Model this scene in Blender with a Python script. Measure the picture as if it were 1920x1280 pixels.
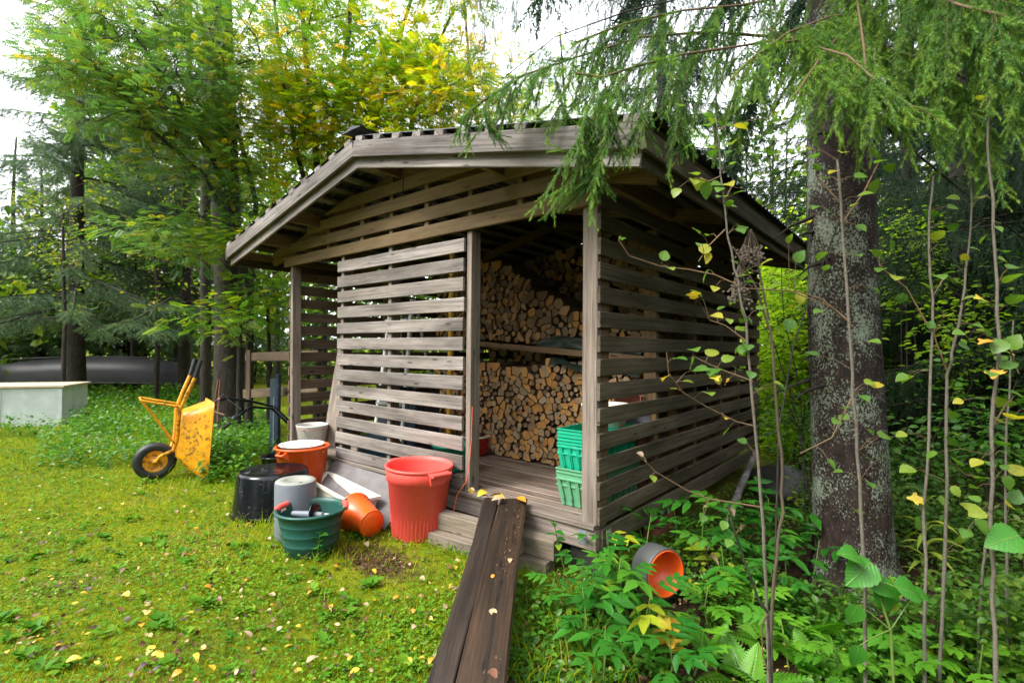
import bpy, math, random
import numpy as np
from mathutils import Vector, Matrix, noise

for o in list(bpy.data.objects):
    bpy.data.objects.remove(o)
SC = bpy.context.scene
COL = SC.collection
RNG = random.Random(7)
NR = np.random.RandomState(11)
rad = math.radians

# ------------------------------------------------------------------ camera
FPX = 945.9
CAMP = Vector((1.5231, -2.6099, 1.0320))
_y, _p, _r = 0.6953, 0.0143, 0.0075
FW = Vector((-math.sin(_y) * math.cos(_p), math.cos(_y) * math.cos(_p), math.sin(_p)))
_R = Vector((math.cos(_y), math.sin(_y), 0))
_U = _R.cross(FW)
RT = _R * math.cos(_r) + _U * math.sin(_r)
UP = -_R * math.sin(_r) + _U * math.cos(_r)
cd = bpy.data.cameras.new('camera')
cam = bpy.data.objects.new('camera', cd)
COL.objects.link(cam)
cd.sensor_width = 36
cd.lens = FPX / 1920 * 36
cd.clip_start = 0.05
cd.clip_end = 600
cd.dof.use_dof = True
cd.dof.focus_distance = 2.9
cd.dof.aperture_fstop = 2.8
M = Matrix((RT, UP, -FW)).transposed().to_4x4()
M.translation = CAMP
cam.matrix_world = M
SC.camera = cam

# ------------------------------------------------------------------ sky, sun, exposure
SUN_EL, SUN_AZ = rad(48), rad(200)      # overcast: a broad soft sun behind the camera, over the open lawn
world = bpy.data.worlds.new('World')
SC.world = world
world.use_nodes = True
wn = world.node_tree
wn.nodes.clear()
sky = wn.nodes.new('ShaderNodeTexSky')
sky.sky_type = 'NISHITA'
sky.sun_disc = False
sky.sun_elevation = SUN_EL
sky.sun_rotation = SUN_AZ
sky.dust_density = 4
sky.air_density = 1.0
hs = wn.nodes.new('ShaderNodeHueSaturation')
hs.inputs['Saturation'].default_value = 0.22     # cloud cover takes the blue out of the sky
mx = wn.nodes.new('ShaderNodeMixRGB')
mx.inputs['Fac'].default_value = 0.55
mx.inputs['Color2'].default_value = (9.0, 9.3, 9.8, 1)    # even cloud layer
bg = wn.nodes.new('ShaderNodeBackground')
bg.inputs['Strength'].default_value = 0.12
wo = wn.nodes.new('ShaderNodeOutputWorld')
wn.links.new(sky.outputs[0], hs.inputs['Color'])
wn.links.new(hs.outputs[0], mx.inputs['Color1'])
wn.links.new(mx.outputs[0], bg.inputs[0])
wn.links.new(bg.outputs[0], wo.inputs[0])
sd = bpy.data.lights.new('sun', 'SUN')
sd.energy = 1.4
sd.angle = rad(25)
sd.color = (1, 0.96, 0.9)
sun = bpy.data.objects.new('sun', sd)
COL.objects.link(sun)
# direction to the sun: left-behind the camera
sdir = Vector((math.sin(SUN_AZ) * math.cos(SUN_EL), math.cos(SUN_AZ) * math.cos(SUN_EL), math.sin(SUN_EL)))
sun.rotation_euler = sdir.to_track_quat('Z', 'Y').to_euler()
SC.view_settings.view_transform = 'Standard'
SC.view_settings.look = 'None'
SC.view_settings.gamma = 1
SC.view_settings.use_curve_mapping = False
SC.view_settings.exposure = 1.95
SC.render.engine = 'CYCLES'
SC.cycles.use_denoising = True
SC.cycles.max_bounces = 8
SC.cycles.diffuse_bounces = 5
SC.cycles.glossy_bounces = 3
SC.cycles.transmission_bounces = 4
SC.cycles.sample_clamp_indirect = 6

# ------------------------------------------------------------------ where things stand
def gz(x, y):
    """height of the ground"""
    s = min(1, max(0, (x + 0.3) / 1.6)); s = s * s * (3 - 2 * s)
    h = -0.285 - 0.11 * s
    h += 0.022 * noise.noise(Vector((x * 0.7, y * 0.7, 0.3))) + 0.010 * noise.noise(Vector((x * 2.3, y * 2.3, 5)))
    r = math.hypot(x, y)
    if r > 12: h += (r - 12) * 0.012
    return h
def ray(px, py):
    return FW + RT * ((px - 960) / FPX) + UP * ((640 - py) / FPX)
def W(px, py, d):
    return CAMP + ray(px, py) * d
def onz(px, py, z):
    v = ray(px, py); return CAMP + v * ((z - CAMP.z) / v.z)
def ony(px, py, y):
    v = ray(px, py); return CAMP + v * ((y - CAMP.y) / v.y)
def G(px, py):
    z = -0.3
    for _ in range(6):
        p = onz(px, py, z); z = gz(p.x, p.y)
    return Vector((p.x, p.y, z))
def ground(p, dz=0):
    return Vector((p[0], p[1], gz(p[0], p[1]) + dz))

# ------------------------------------------------------------------ materials
class NT:
    def __init__(s, name):
        s.m = bpy.data.materials.new(name); s.m.use_nodes = True
        s.t = s.m.node_tree; s.t.nodes.clear()
        s.out = s.t.nodes.new('ShaderNodeOutputMaterial')
    def n(s, typ, ins=None, **props):
        nd = s.t.nodes.new('ShaderNode' + typ)
        for k, v in props.items(): setattr(nd, k, v)
        for k, v in (ins or {}).items():
            if isinstance(v, bpy.types.NodeSocket): s.t.links.new(v, nd.inputs[k])
            else: nd.inputs[k].default_value = v
        return nd
    def mul(s, a, b): return s.n('Math', {0: a, 1: b}, operation='MULTIPLY').outputs[0]
    def mix(s, f, a, b, blend='MIX'):
        c = lambda v: v if isinstance(v, bpy.types.NodeSocket) else (*v, 1) if len(v) == 3 else v
        return s.n('MixRGB', {0: f, 1: c(a), 2: c(b)}, blend_type=blend).outputs[0]
    def ramp(s, f, stops):
        r = s.n('ValToRGB', {0: f}); e = r.color_ramp.elements
        while len(e) < len(stops): e.new(0.5)
        for el, (p, c) in zip(e, stops):
            el.position = p; el.color = (*c, 1) if len(c) == 3 else c
        return r.outputs[0]
    def vec(s, scale, rnd=True, kind='Object'):
        tc = s.n('TexCoord').outputs[kind]
        if rnd:
            oi = s.n('ObjectInfo').outputs['Random']
            k = s.n('VectorMath', {0: (37.1, 91.7, 53.3)}, operation='SCALE')
            s.t.links.new(oi, k.inputs['Scale'])
            tc = s.n('VectorMath', {0: tc, 1: k.outputs[0]}, operation='ADD').outputs[0]
        return s.n('VectorMath', {0: tc, 1: scale}, operation='MULTIPLY').outputs[0]
    def noise(s, vec, scale=1, detail=4, rough=0.55):
        return s.n('TexNoise', {'Vector': vec, 'Scale': scale, 'Detail': detail, 'Roughness': rough}).outputs[0]
    def bsdf(s, color, rough=0.6, bump=None, bstr=0.3, bdist=0.005, **kw):
        ins = {'Base Color': color if isinstance(color, bpy.types.NodeSocket) else (*color, 1), 'Roughness': rough}
        ins.update({k.replace('_', ' '): v for k, v in kw.items()})
        b = s.n('BsdfPrincipled', ins)
        if bump is not None:
            bm = s.n('Bump', {'Height': bump, 'Strength': bstr, 'Distance': bdist})
            s.t.links.new(bm.outputs[0], b.inputs['Normal'])
        return b.outputs[0]
    def done(s, sh):
        s.t.links.new(sh, s.out.inputs[0]); return s.m

def m_wood(name, lo, hi, dark=0.35, algae=None, rough=0.75, stain=0.5, bump=0.5, wetspec=0.16, gm=0.75):
    t = NT(name)
    big = t.noise(t.vec((0.9, 5, 5)), 1, 3)
    grain = t.noise(t.vec((1.6, 60, 60)), 1, 5, 0.6)
    fine = t.noise(t.vec((6, 240, 240)), 1, 3, 0.6)
    c = t.mix(t.ramp(big, [(0.3, (0, 0, 0)), (0.7, (1, 1, 1))]), lo, hi)
    g = t.ramp(grain, [(0.36, (dark,) * 3), (0.56, (1, 1, 1))])
    c = t.mix(gm, c, g, 'MULTIPLY')
    c = t.mix(0.45, c, t.ramp(fine, [(0.35, (0.45,) * 3), (0.6, (1.0,) * 3)]), 'MULTIPLY')
    kn = t.n('TexVoronoi', {'Vector': t.vec((3.2, 9, 14)), 'Scale': 1.0}).outputs['Distance']
    c = t.mix(t.ramp(kn, [(0.075, (0.85,) * 3), (0.15, (0, 0, 0))]), c, tuple(v * 0.28 for v in lo))
    if algae:
        a = t.noise(t.vec((1.3, 7, 7)), 1.7, 4)
        c = t.mix(t.ramp(a, [(0.45, (0, 0, 0)), (0.75, (0.6,) * 3)]), c, algae)
    st = t.noise(t.vec((0.6, 2.2, 2.2)), 2.0, 5, 0.65)
    c = t.mix(stain, c, t.ramp(st, [(0.3, (0.45,) * 3), (0.6, (1.05,) * 3)]), 'MULTIPLY')
    oi = t.n('ObjectInfo').outputs['Random']
    c = t.mix(1, c, t.ramp(oi, [(0, (0.78, 0.77, 0.76)), (0.5, (1, 0.97, 0.93)), (1, (1.12, 1.1, 1.08))]), 'MULTIPLY')
    h = t.mix(0.4, grain, fine)
    return t.done(t.bsdf(c, rough, h, bump, 0.004, Specular_IOR_Level=wetspec))

def m_plastic(name, col, rough=0.38, dirt=0.25, dirtcol=(0.10, 0.08, 0.05), spec=0.5):
    t = NT(name)
    n = t.noise(t.vec((1, 1, 1)), 7, 6, 0.65)
    n2 = t.noise(t.vec((1, 1, 1)), 60, 3)
    c = t.mix(t.ramp(n, [(0.3, (0, 0, 0)), (0.75, (dirt,) * 3)]), col, dirtcol)
    c = t.mix(0.25, c, t.ramp(n2, [(0.3, (0.75,) * 3), (0.6, (1.08,) * 3)]), 'MULTIPLY')
    md = t.noise(t.vec((1, 1, 1)), 13, 8, 0.75)
    c = t.mix(t.ramp(md, [(0.60, (0, 0, 0)), (0.70, (min(1, dirt * 2.2),) * 3)]), c, (0.085, 0.06, 0.036))
    sc_ = t.noise(t.vec((14, 14, 110)), 1, 3, 0.5)
    c = t.mix(t.ramp(sc_, [(0.66, (0, 0, 0)), (0.72, (0.22,) * 3)]), c, (0.55, 0.52, 0.48))
    r = t.ramp(n, [(0.2, (rough * 0.7,) * 3), (0.8, (min(1, rough * 1.5),) * 3)])
    return t.done(t.bsdf(c, r, n2, 0.06, 0.002, Specular_IOR_Level=spec))

def m_leaf(name, stops, attr=True, rough=0.4, trans=0.32, spec=0.5, tcol=1.5, veins=0):
    t = NT(name)
    if attr: f = t.n('Attribute', attribute_name='tint').outputs['Fac']
    else: f = t.n('ObjectInfo').outputs['Random']
    c = t.ramp(f, stops)
    n = t.noise(t.vec((1, 1, 1), False, 'Object' if not attr else 'Generated'), 22 if not attr else 40, 3)
    c = t.mix(0.35, c, t.ramp(n, [(0.3, (0.7,) * 3), (0.7, (1.15,) * 3)]), 'MULTIPLY')
    h = None
    if veins:
        sp = t.n('SeparateXYZ', {0: t.n('TexCoord').outputs['Object']})
        ay = t.n('Math', {0: sp.outputs[1]}, operation='ABSOLUTE').outputs[0]
        w = t.n('Math', {0: sp.outputs[0], 1: t.mul(ay, 0.9)}, operation='SUBTRACT').outputs[0]
        fr = t.n('Math', {0: t.mul(w, 8.0)}, operation='FRACT').outputs[0]
        vn = t.ramp(fr, [(0.0, (1, 1, 1)), (0.14, (0, 0, 0)), (0.9, (0, 0, 0)), (1.0, (1, 1, 1))])
        mid = t.ramp(ay, [(0.008, (1, 1, 1)), (0.025, (0, 0, 0))])
        vv = t.mix(1, vn, mid, 'LIGHTEN')
        c = t.mix(t.mul(vv, 0.35), c, (0.30, 0.34, 0.10))
        sp2 = t.noise(t.vec((1, 1, 1)), 5.5, 5, 0.75)
        c = t.mix(t.ramp(sp2, [(0.60, (0, 0, 0)), (0.68, (veins,) * 3)]), c, (0.20, 0.12, 0.06))
        h = vv
    b = t.bsdf(c, rough, h, -0.4 if False else 0.4, 0.01, Specular_IOR_Level=spec)
    tc = t.mix(1, c, (tcol, tcol * 1.05, tcol * 0.5), 'MULTIPLY')
    tr = t.n('BsdfTranslucent', {'Color': tc}).outputs[0]
    return t.done(t.n('MixShader', {0: trans, 1: b, 2: tr}).outputs[0])

def m_plain(name, col, rough=0.5, metal=0.0, nscale=25, amt=0.4, bump=0.15):
    t = NT(name)
    n = t.noise(t.vec((1, 1, 1)), nscale, 5, 0.65)
    c = t.mix(amt, col, t.ramp(n, [(0.25, (0.45,) * 3), (0.65, (1.15,) * 3)]), 'MULTIPLY')
    return t.done(t.bsdf(c, rough, n, bump, 0.003, Metallic=metal))

MAT = {}
MAT['wood_panel'] = m_wood('weathered_grey_board', (0.205, 0.178, 0.158), (0.36, 0.328, 0.308), 0.40, stain=0.95, gm=0.7, bump=0.45)
MAT['wood_gable'] = m_wood('sheltered_brown_board', (0.17, 0.118, 0.062), (0.26, 0.185, 0.10), 0.6, stain=0.5, gm=0.55, bump=0.3)
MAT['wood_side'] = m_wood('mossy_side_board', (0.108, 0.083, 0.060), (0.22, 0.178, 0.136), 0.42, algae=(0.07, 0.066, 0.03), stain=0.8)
MAT['wood_post'] = m_wood('grey_post', (0.21, 0.165, 0.135), (0.36, 0.31, 0.27), 0.45, stain=0.6)
MAT['wood_inner'] = m_wood('raw_inner_board', (0.16, 0.10, 0.055), (0.26, 0.17, 0.10), 0.55, stain=0.5)
MAT['wood_barge'] = m_wood('barge_board_grey', (0.15, 0.127, 0.112), (0.40, 0.37, 0.355), 0.35, stain=0.85)
MAT['wood_floor'] = m_wood('worn_floor_board', (0.19, 0.135, 0.10), (0.34, 0.27, 0.225), 0.4, stain=0.9, wetspec=0.5, rough=0.5)
MAT['wood_ramp'] = m_wood('rotting_wet_plank', (0.016, 0.011, 0.008), (0.055, 0.038, 0.027), 0.28, stain=0.8, rough=0.5, bump=1.0, wetspec=0.5)
MAT['wood_ramp2'] = m_wood('rotting_orange_plank', (0.012, 0.008, 0.005), (0.070, 0.037, 0.017), 0.2, stain=0.9, rough=0.55, bump=1.0, wetspec=0.45)
MAT['wood_beam'] = m_wood('old_pale_timber', (0.20, 0.16, 0.12), (0.34, 0.29, 0.24), 0.45, algae=(0.13, 0.115, 0.07), stain=0.8)
MAT['wood_pallet'] = m_wood('brown_frame_board', (0.13, 0.09, 0.06), (0.22, 0.16, 0.115), 0.5, stain=0.5)
MAT['roof'] = m_plain('dark_roof_sheet', (0.035, 0.036, 0.04), 0.45, 0, 12, 0.5)
MAT['nail'] = m_plain('rusty_nail_head', (0.035, 0.024, 0.018), 0.6)
MAT['steel'] = m_plain('galvanised_steel', (0.33, 0.37, 0.40), 0.45, 0.6, 20, 0.3)
MAT['black_rubber'] = m_plain('black_rubber', (0.015, 0.016, 0.018), 0.5)
MAT['red'] = m_plastic('faded_red_plastic', (0.90, 0.095, 0.075), 0.45, 0.12, (0.45, 0.05, 0.04))
MAT['orange'] = m_plastic('orange_plastic', (0.78, 0.10, 0.008), 0.3, 0.16, (0.35, 0.08, 0.02))
MAT['green_tub'] = m_plastic('dark_green_plastic', (0.008, 0.07, 0.055), 0.4, 0.2, (0.03, 0.06, 0.045))
MAT['black_plastic'] = m_plastic('black_plastic', (0.004, 0.005, 0.007), 0.13, 0.15, (0.012, 0.012, 0.014), spec=0.32)
MAT['shell_grey'] = m_plastic('dark_grey_plastic', (0.06, 0.065, 0.07), 0.45, 0.4, (0.09, 0.08, 0.06))
MAT['grey_plastic'] = m_plastic('blue_grey_plastic', (0.15, 0.175, 0.205), 0.5, 0.3, (0.15, 0.14, 0.12))
MAT['lid_grey'] = m_plastic('dusty_grey_plastic', (0.27, 0.28, 0.26), 0.6, 0.5, (0.19, 0.17, 0.10))
MAT['white_plastic'] = m_plastic('dirty_white_plastic', (0.68, 0.65, 0.58), 0.45, 0.5, (0.38, 0.30, 0.18))
MAT['white'] = m_plastic('white_plastic', (0.75, 0.76, 0.74), 0.4, 0.2, (0.4, 0.38, 0.33))
MAT['teal'] = m_plastic('teal_crate_plastic', (0.006, 0.36, 0.21), 0.35, 0.12, (0.05, 0.2, 0.14))
MAT['green_crate'] = m_plastic('pale_green_crate_plastic', (0.10, 0.33, 0.17), 0.4, 0.35, (0.13, 0.2, 0.11))
MAT['blue_panel'] = m_plastic('dark_blue_plastic', (0.018, 0.030, 0.055), 0.3, 0.3, (0.03, 0.035, 0.05))
MAT['enamel_red'] = m_plastic('red_enamel', (0.30, 0.012, 0.010), 0.25, 0.2)
MAT['enamel_white'] = m_plastic('chipped_white_enamel', (0.62, 0.62, 0.58), 0.3, 0.45, (0.32, 0.22, 0.12))
MAT['rust'] = m_plain('rusty_iron', (0.14, 0.062, 0.030), 0.7, 0, 30, 0.7)
MAT['pink'] = m_plain('pink_pattern', (0.55, 0.16, 0.14), 0.5)
MAT['tarp'] = m_plastic('dark_green_tarpaulin', (0.010, 0.022, 0.012), 0.5, 0.1)
MAT['blue_tarp'] = m_plastic('blue_tarpaulin', (0.010, 0.05, 0.09), 0.4, 0.2)
MAT['cord'] = m_plain('orange_cord', (0.70, 0.13, 0.05), 0.6)
MAT['ply'] = m_plain('stained_grey_plywood', (0.125, 0.112, 0.110), 0.55, 0, 7, 0.75)
MAT['boat'] = m_plain('grey_painted_hull', (0.022, 0.022, 0.026), 0.5, 0, 5, 0.6)
MAT['chest'] = m_plain('white_painted_panel', (0.55, 0.60, 0.60), 0.5, 0, 5, 0.4)
MAT['chest_lid'] = m_plain('bare_wood_lid', (0.55, 0.46, 0.33), 0.6, 0, 8, 0.3)
MAT['brick'] = m_plain('red_brick', (0.25, 0.085, 0.05), 0.85, 0, 30, 0.5)
MAT['stone'] = m_plain('wet_grey_stone', (0.035, 0.033, 0.028), 0.45, 0, 9, 0.8)
MAT['yellow_paint'] = None
MAT['lime'] = m_plastic('lime_plastic', (0.35, 0.50, 0.02), 0.4, 0.1)
MAT['handle_wood'] = m_plain('varnished_handle', (0.45, 0.25, 0.07), 0.4)
MAT['mustard'] = m_plain('mustard_paint', (0.62, 0.36, 0.03), 0.45)
MAT['alu'] = m_plain('brushed_aluminium', (0.6, 0.62, 0.64), 0.4, 0.7, 30, 0.2)

t = NT('rusting_yellow_paint')
n1 = t.noise(t.vec((1, 1, 1)), 5, 6, 0.7); n2 = t.noise(t.vec((1, 1, 1)), 28, 5, 0.7)
c = t.mix(t.ramp(n1, [(0.40, (0, 0, 0)), (0.62, (0.8,) * 3)]), (0.72, 0.34, 0.008), (0.55, 0.20, 0.01))
n3 = t.noise(t.vec((1, 1, 1)), 4, 3, 0.6)
n2 = t.n('Math', {0: n2, 1: t.mul(n3, 0.6)}, operation='ADD').outputs[0]
c = t.mix(t.ramp(n2, [(0.84, (0, 0, 0)), (0.93, (0.9,) * 3)]), c, (0.10, 0.045, 0.02))
MAT['yellow_paint'] = t.done(t.bsdf(c, 0.4, n2, 0.15))

# bark with lichen
def m_bark(name, lo, hi, lichen, cover, scale=1.0):
    t = NT(name)
    v = t.vec((1, 1, 0.35), False)
    n = t.noise(v, 26 * scale, 6, 0.7)
    vo = t.n('TexVoronoi', {'Vector': v, 'Scale': 22 * scale}, feature='DISTANCE_TO_EDGE').outputs[0]
    c = t.ramp(n, [(0.3, lo), (0.65, hi)])
    c = t.mix(0.7, c, t.ramp(vo, [(0.0, (0.35,) * 3), (0.12, (1,) * 3)]), 'MULTIPLY')
    if lichen:
        v2 = t.vec((1, 1, 0.8), False)
        l1 = t.noise(v2, 85, 4, 0.75); l2 = t.noise(v2, 4.0, 3)
        f = t.n('Math', {0: l1, 1: t.mul(l2, 0.75)}, operation='ADD').outputs[0]
        f = t.ramp(f, [(cover, (0, 0, 0)), (cover + 0.05, (1, 1, 1))])
        lc = t.ramp(t.noise(v2, 60, 2), [(0.3, tuple(0.65 * q for q in lichen)), (0.7, lichen)])
        c = t.mix(f, c, lc)
    h = t.mix(0.5, n, vo)
    return t.done(t.bsdf(c, 0.8, h, 1.0, 0.012, Specular_IOR_Level=0.3))
MAT['bark_spruce'] = m_bark('lichened_spruce_bark', (0.010, 0.006, 0.005), (0.042, 0.024, 0.019), (0.24, 0.28, 0.21), 0.915)
MAT['bark_dark'] = m_bark('dark_wet_bark', (0.012, 0.010, 0.008), (0.045, 0.034, 0.026), (0.22, 0.24, 0.21), 1.02, 0.6)
MAT['bark_rowan'] = m_bark('dark_rowan_bark', (0.018, 0.016, 0.012), (0.06, 0.052, 0.04), None, 0)
MAT['bark_grey'] = m_plain('pale_sapling_bark', (0.14, 0.122, 0.092), 0.75, 0, 90, 0.9, 0.3)
MAT['bark_birch'] = m_bark('birch_bark', (0.07, 0.06, 0.055), (0.30, 0.28, 0.27), None, 0, 0.4)
MAT['stalk'] = m_plain('dry_brown_stalk', (0.095, 0.070, 0.045), 0.7, 0, 40, 0.6)
MAT['green_stalk'] = m_plain('green_stalk', (0.13, 0.20, 0.04), 0.5, 0, 40, 0.4)
MAT['twig'] = m_plain('orange_brown_twig', (0.14, 0.085, 0.04), 0.7, 0, 60, 0.4)

L = MAT
L['rowan'] = m_leaf('rowan_leaf', [(0, (0.040, 0.115, 0.012)), (0.35, (0.085, 0.185, 0.012)), (0.62, (0.20, 0.27, 0.008)), (0.85, (0.42, 0.35, 0.008)), (1, (0.58, 0.30, 0.010))], trans=0.55, tcol=1.6, spec=0.25)
L['rowan_blue'] = m_leaf('pale_rowan_leaf', [(0, (0.055, 0.14, 0.040)), (0.5, (0.11, 0.215, 0.050)), (0.75, (0.22, 0.28, 0.02)), (1, (0.55, 0.36, 0.02))], rough=0.28, trans=0.42, spec=0.4)
L['needle_near'] = m_leaf('near_spruce_needle', [(0, (0.026, 0.10, 0.020)), (0.5, (0.080, 0.215, 0.032)), (1, (0.21, 0.38, 0.030))], rough=0.42, trans=0.22, spec=0.3)
L['needle_far'] = m_leaf('spruce_needle', [(0, (0.020, 0.052, 0.026)), (0.6, (0.038, 0.085, 0.034)), (1, (0.07, 0.125, 0.034))], rough=0.5, trans=0.15, spec=0.3)
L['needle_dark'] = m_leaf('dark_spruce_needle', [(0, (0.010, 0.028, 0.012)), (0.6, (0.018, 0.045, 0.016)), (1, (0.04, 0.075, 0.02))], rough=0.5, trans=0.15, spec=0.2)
L['woods'] = m_leaf('far_wood_leaf', [(0, (0.045, 0.105, 0.02)), (0.5, (0.09, 0.17, 0.02)), (0.85, (0.22, 0.27, 0.02)), (1, (0.35, 0.26, 0.02))], trans=0.4, spec=0.2)
L['needle_left'] = m_leaf('haze_tinted_needle', [(0, (0.050, 0.095, 0.055)), (0.6, (0.085, 0.15, 0.075)), (1, (0.15, 0.21, 0.07))], rough=0.42, trans=0.2, spec=0.35)  # paler copy of the spruce needle: haze on the left painted into its colour
L['bright'] = m_leaf('bright_shrub_leaf', [(0, (0.12, 0.24, 0.02)), (0.5, (0.22, 0.36, 0.02)), (0.9, (0.36, 0.42, 0.03)), (1, (0.5, 0.3, 0.02))], trans=0.5, tcol=2.0, spec=0.2)
L['grass'] = m_leaf('lawn_grass', [(0, (0.065, 0.15, 0.006)), (0.45, (0.18, 0.255, 0.006)), (0.8, (0.30, 0.315, 0.010)), (0.95, (0.36, 0.31, 0.03)), (1, (0.40, 0.30, 0.10))], rough=0.45, trans=0.4, tcol=1.7, spec=0.04)
L['clover'] = m_leaf('lawn_clover', [(0, (0.045, 0.16, 0.014)), (0.5, (0.10, 0.24, 0.016)), (1, (0.20, 0.31, 0.02))], rough=0.38, trans=0.32, spec=0.08)
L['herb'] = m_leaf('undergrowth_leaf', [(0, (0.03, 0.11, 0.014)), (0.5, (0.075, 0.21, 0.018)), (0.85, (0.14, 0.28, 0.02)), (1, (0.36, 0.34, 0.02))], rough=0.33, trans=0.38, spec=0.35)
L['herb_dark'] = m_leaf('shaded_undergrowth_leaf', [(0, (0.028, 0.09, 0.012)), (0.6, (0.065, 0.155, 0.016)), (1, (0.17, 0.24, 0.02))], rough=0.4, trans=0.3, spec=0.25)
L['litter'] = m_leaf('fallen_leaf_litter', [(0, (0.05, 0.022, 0.016)), (0.35, (0.12, 0.055, 0.03)), (0.55, (0.30, 0.16, 0.08)), (0.75, (0.55, 0.42, 0.22)), (0.9, (0.62, 0.36, 0.03)), (1, (0.35, 0.38, 0.05))], rough=0.35, trans=0.15, spec=0.3)
L['o_elder'] = m_leaf('glossy_green_leaf', [(0, (0.022, 0.13, 0.014)), (0.6, (0.045, 0.19, 0.018)), (0.92, (0.085, 0.25, 0.022)), (1, (0.34, 0.36, 0.02))], False, 0.24, 0.34)
L['o_fern'] = m_leaf('bright_fern_leaf', [(0, (0.07, 0.24, 0.014)), (1, (0.14, 0.34, 0.02))], False, 0.42, 0.42)
L['o_aspen'] = m_leaf('aspen_leaf', [(0, (0.055, 0.17, 0.016)), (0.62, (0.11, 0.23, 0.02)), (0.88, (0.22, 0.29, 0.025)), (1, (0.45, 0.36, 0.02))], False, 0.4, 0.40, tcol=1.6, veins=0.75)
L['o_hazel'] = m_leaf('fresh_green_leaf', [(0, (0.035, 0.20, 0.016)), (1, (0.06, 0.27, 0.025))], False, 0.33, 0.4, veins=0.15)
L['o_yellow'] = m_leaf('yellow_leaf', [(0, (0.62, 0.42, 0.02)), (0.5, (0.55, 0.48, 0.05)), (1, (0.62, 0.30, 0.03))], False, 0.45, 0.3, veins=0.8)
L['o_dry'] = m_leaf('withered_leaf', [(0, (0.14, 0.09, 0.06)), (1, (0.32, 0.22, 0.15))], False, 0.6, 0.15)
L['o_lance'] = m_leaf('narrow_yellow_green_leaf', [(0, (0.12, 0.22, 0.015)), (1, (0.32, 0.34, 0.02))], False, 0.4, 0.42)
for nm, c in (('yellow', (0.55, 0.36, 0.03)), ('pale', (0.40, 0.29, 0.17)), ('orange', (0.62, 0.24, 0.02)), ('brown', (0.16, 0.07, 0.04)), ('purple', (0.085, 0.05, 0.055))):
    L['fl_' + nm] = m_plain(nm + '_fallen_leaf', c, 0.35, 0, 60, 0.4)
# ------------------------------------------------------------------ mesh helpers
class MB:
    def __init__(s): s.v = []; s.f = []; s.m = []; s.sm = []
    def add(s, vs, fs, mi=0, smooth=False):
        k = len(s.v); s.v += [tuple(v) for v in vs]
        for f in fs: s.f.append(tuple(i + k for i in f)); s.m.append(mi); s.sm.append(smooth)
    def box(s, c, d, mi=0, R=None):
        x, y, z = (q / 2 for q in d); c = Vector(c)
        vs = [Vector((a * x, b * y, e * z)) for a in (-1, 1) for b in (-1, 1) for e in (-1, 1)]
        if R is not None: vs = [R @ v for v in vs]
        s.add([c + v for v in vs], [(0, 1, 3, 2), (4, 6, 7, 5), (0, 4, 5, 1), (2, 3, 7, 6), (0, 2, 6, 4), (1, 5, 7, 3)], mi)
    def tube(s, pts, r, n=8, mi=0, cap=True, smooth=True):
        pts = [Vector(p) for p in pts]; N = len(pts)
        rs = r if isinstance(r, (list, tuple)) else [r] * N
        vs = []; a = None
        for i, p in enumerate(pts):
            d = (pts[min(i + 1, N - 1)] - pts[max(i - 1, 0)]).normalized()
            if a is None: a = d.orthogonal().normalized()
            a = (a - d * a.dot(d)); a = a.normalized() if a.length > 1e-6 else d.orthogonal().normalized()
            b = d.cross(a)
            for k in range(n):
                t = 2 * math.pi * k / n
                vs.append(p + (a * math.cos(t) + b * math.sin(t)) * rs[i])
        fs = [(i * n + k, i * n + (k + 1) % n, (i + 1) * n + (k + 1) % n, (i + 1) * n + k) for i in range(N - 1) for k in range(n)]
        s.add(vs, fs, mi, smooth)
        if cap:
            s.add(vs[:n], [tuple(range(n))[::-1]], mi); s.add(vs[-n:], [tuple(range(n))], mi)
    def lathe(s, prof, n=40, mi=0, c=(0, 0, 0), R=None, smooth=True, sx=1.0, sy=1.0):
        """prof: (radius, height) from start to end; open ends unless the radius is 0"""
        c = Vector(c); vs = []; fs = []
        for r, h in prof:
            for k in range(n):
                t = 2 * math.pi * k / n
                v = Vector((r * math.cos(t) * sx, r * math.sin(t) * sy, h)); vs.append(c + (R @ v if R is not None else v))
        for i in range(len(prof) - 1):
            for k in range(n):
                q = (i * n + k, i * n + (k + 1) % n, (i + 1) * n + (k + 1) % n, (i + 1) * n + k)
                fs.append(q)
        s.add(vs, fs, mi, smooth)
    def build(s, name, mats, parent=None, loc=(0, 0, 0), R=None, clean=True):
        me = bpy.data.meshes.new(name)
        me.from_pydata(s.v, [], s.f)
        for m in (mats if isinstance(mats, (list, tuple)) else [mats]): me.materials.append(MAT[m] if isinstance(m, str) else m)
        me.polygons.foreach_set('material_index', s.m); me.polygons.foreach_set('use_smooth', s.sm)
        me.update()
        return ob(name, me, parent, loc, R)
def ob(name, me, parent=None, loc=(0, 0, 0), R=None):
    o = bpy.data.objects.new(name, me); COL.objects.link(o)
    m = R.to_4x4() if R is not None else Matrix.Identity(4)
    m.translation = Vector(loc); o.matrix_basis = m
    if parent is not None: o.parent = parent
    return o
def tag(o, label=None, cat=None, group=None, kind=None):
    if label: o['label'] = label
    if cat: o['category'] = cat
    if group: o['group'] = group
    if kind: o['kind'] = kind
    return o
def thing(name, label, cat, loc=(0, 0, 0), rz=0, group=None, R=None):
    o = ob(name, None, None, loc, R if R is not None else Matrix.Rotation(rz, 3, 'Z'))
    o.empty_display_size = 0.1
    return tag(o, label, cat, group)
def basis(d, up):
    d = Vector(d).normalized(); u = Vector(up); u = (u - d * u.dot(d)).normalized()
    return Matrix((d, u.cross(d), u)).transposed()
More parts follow.
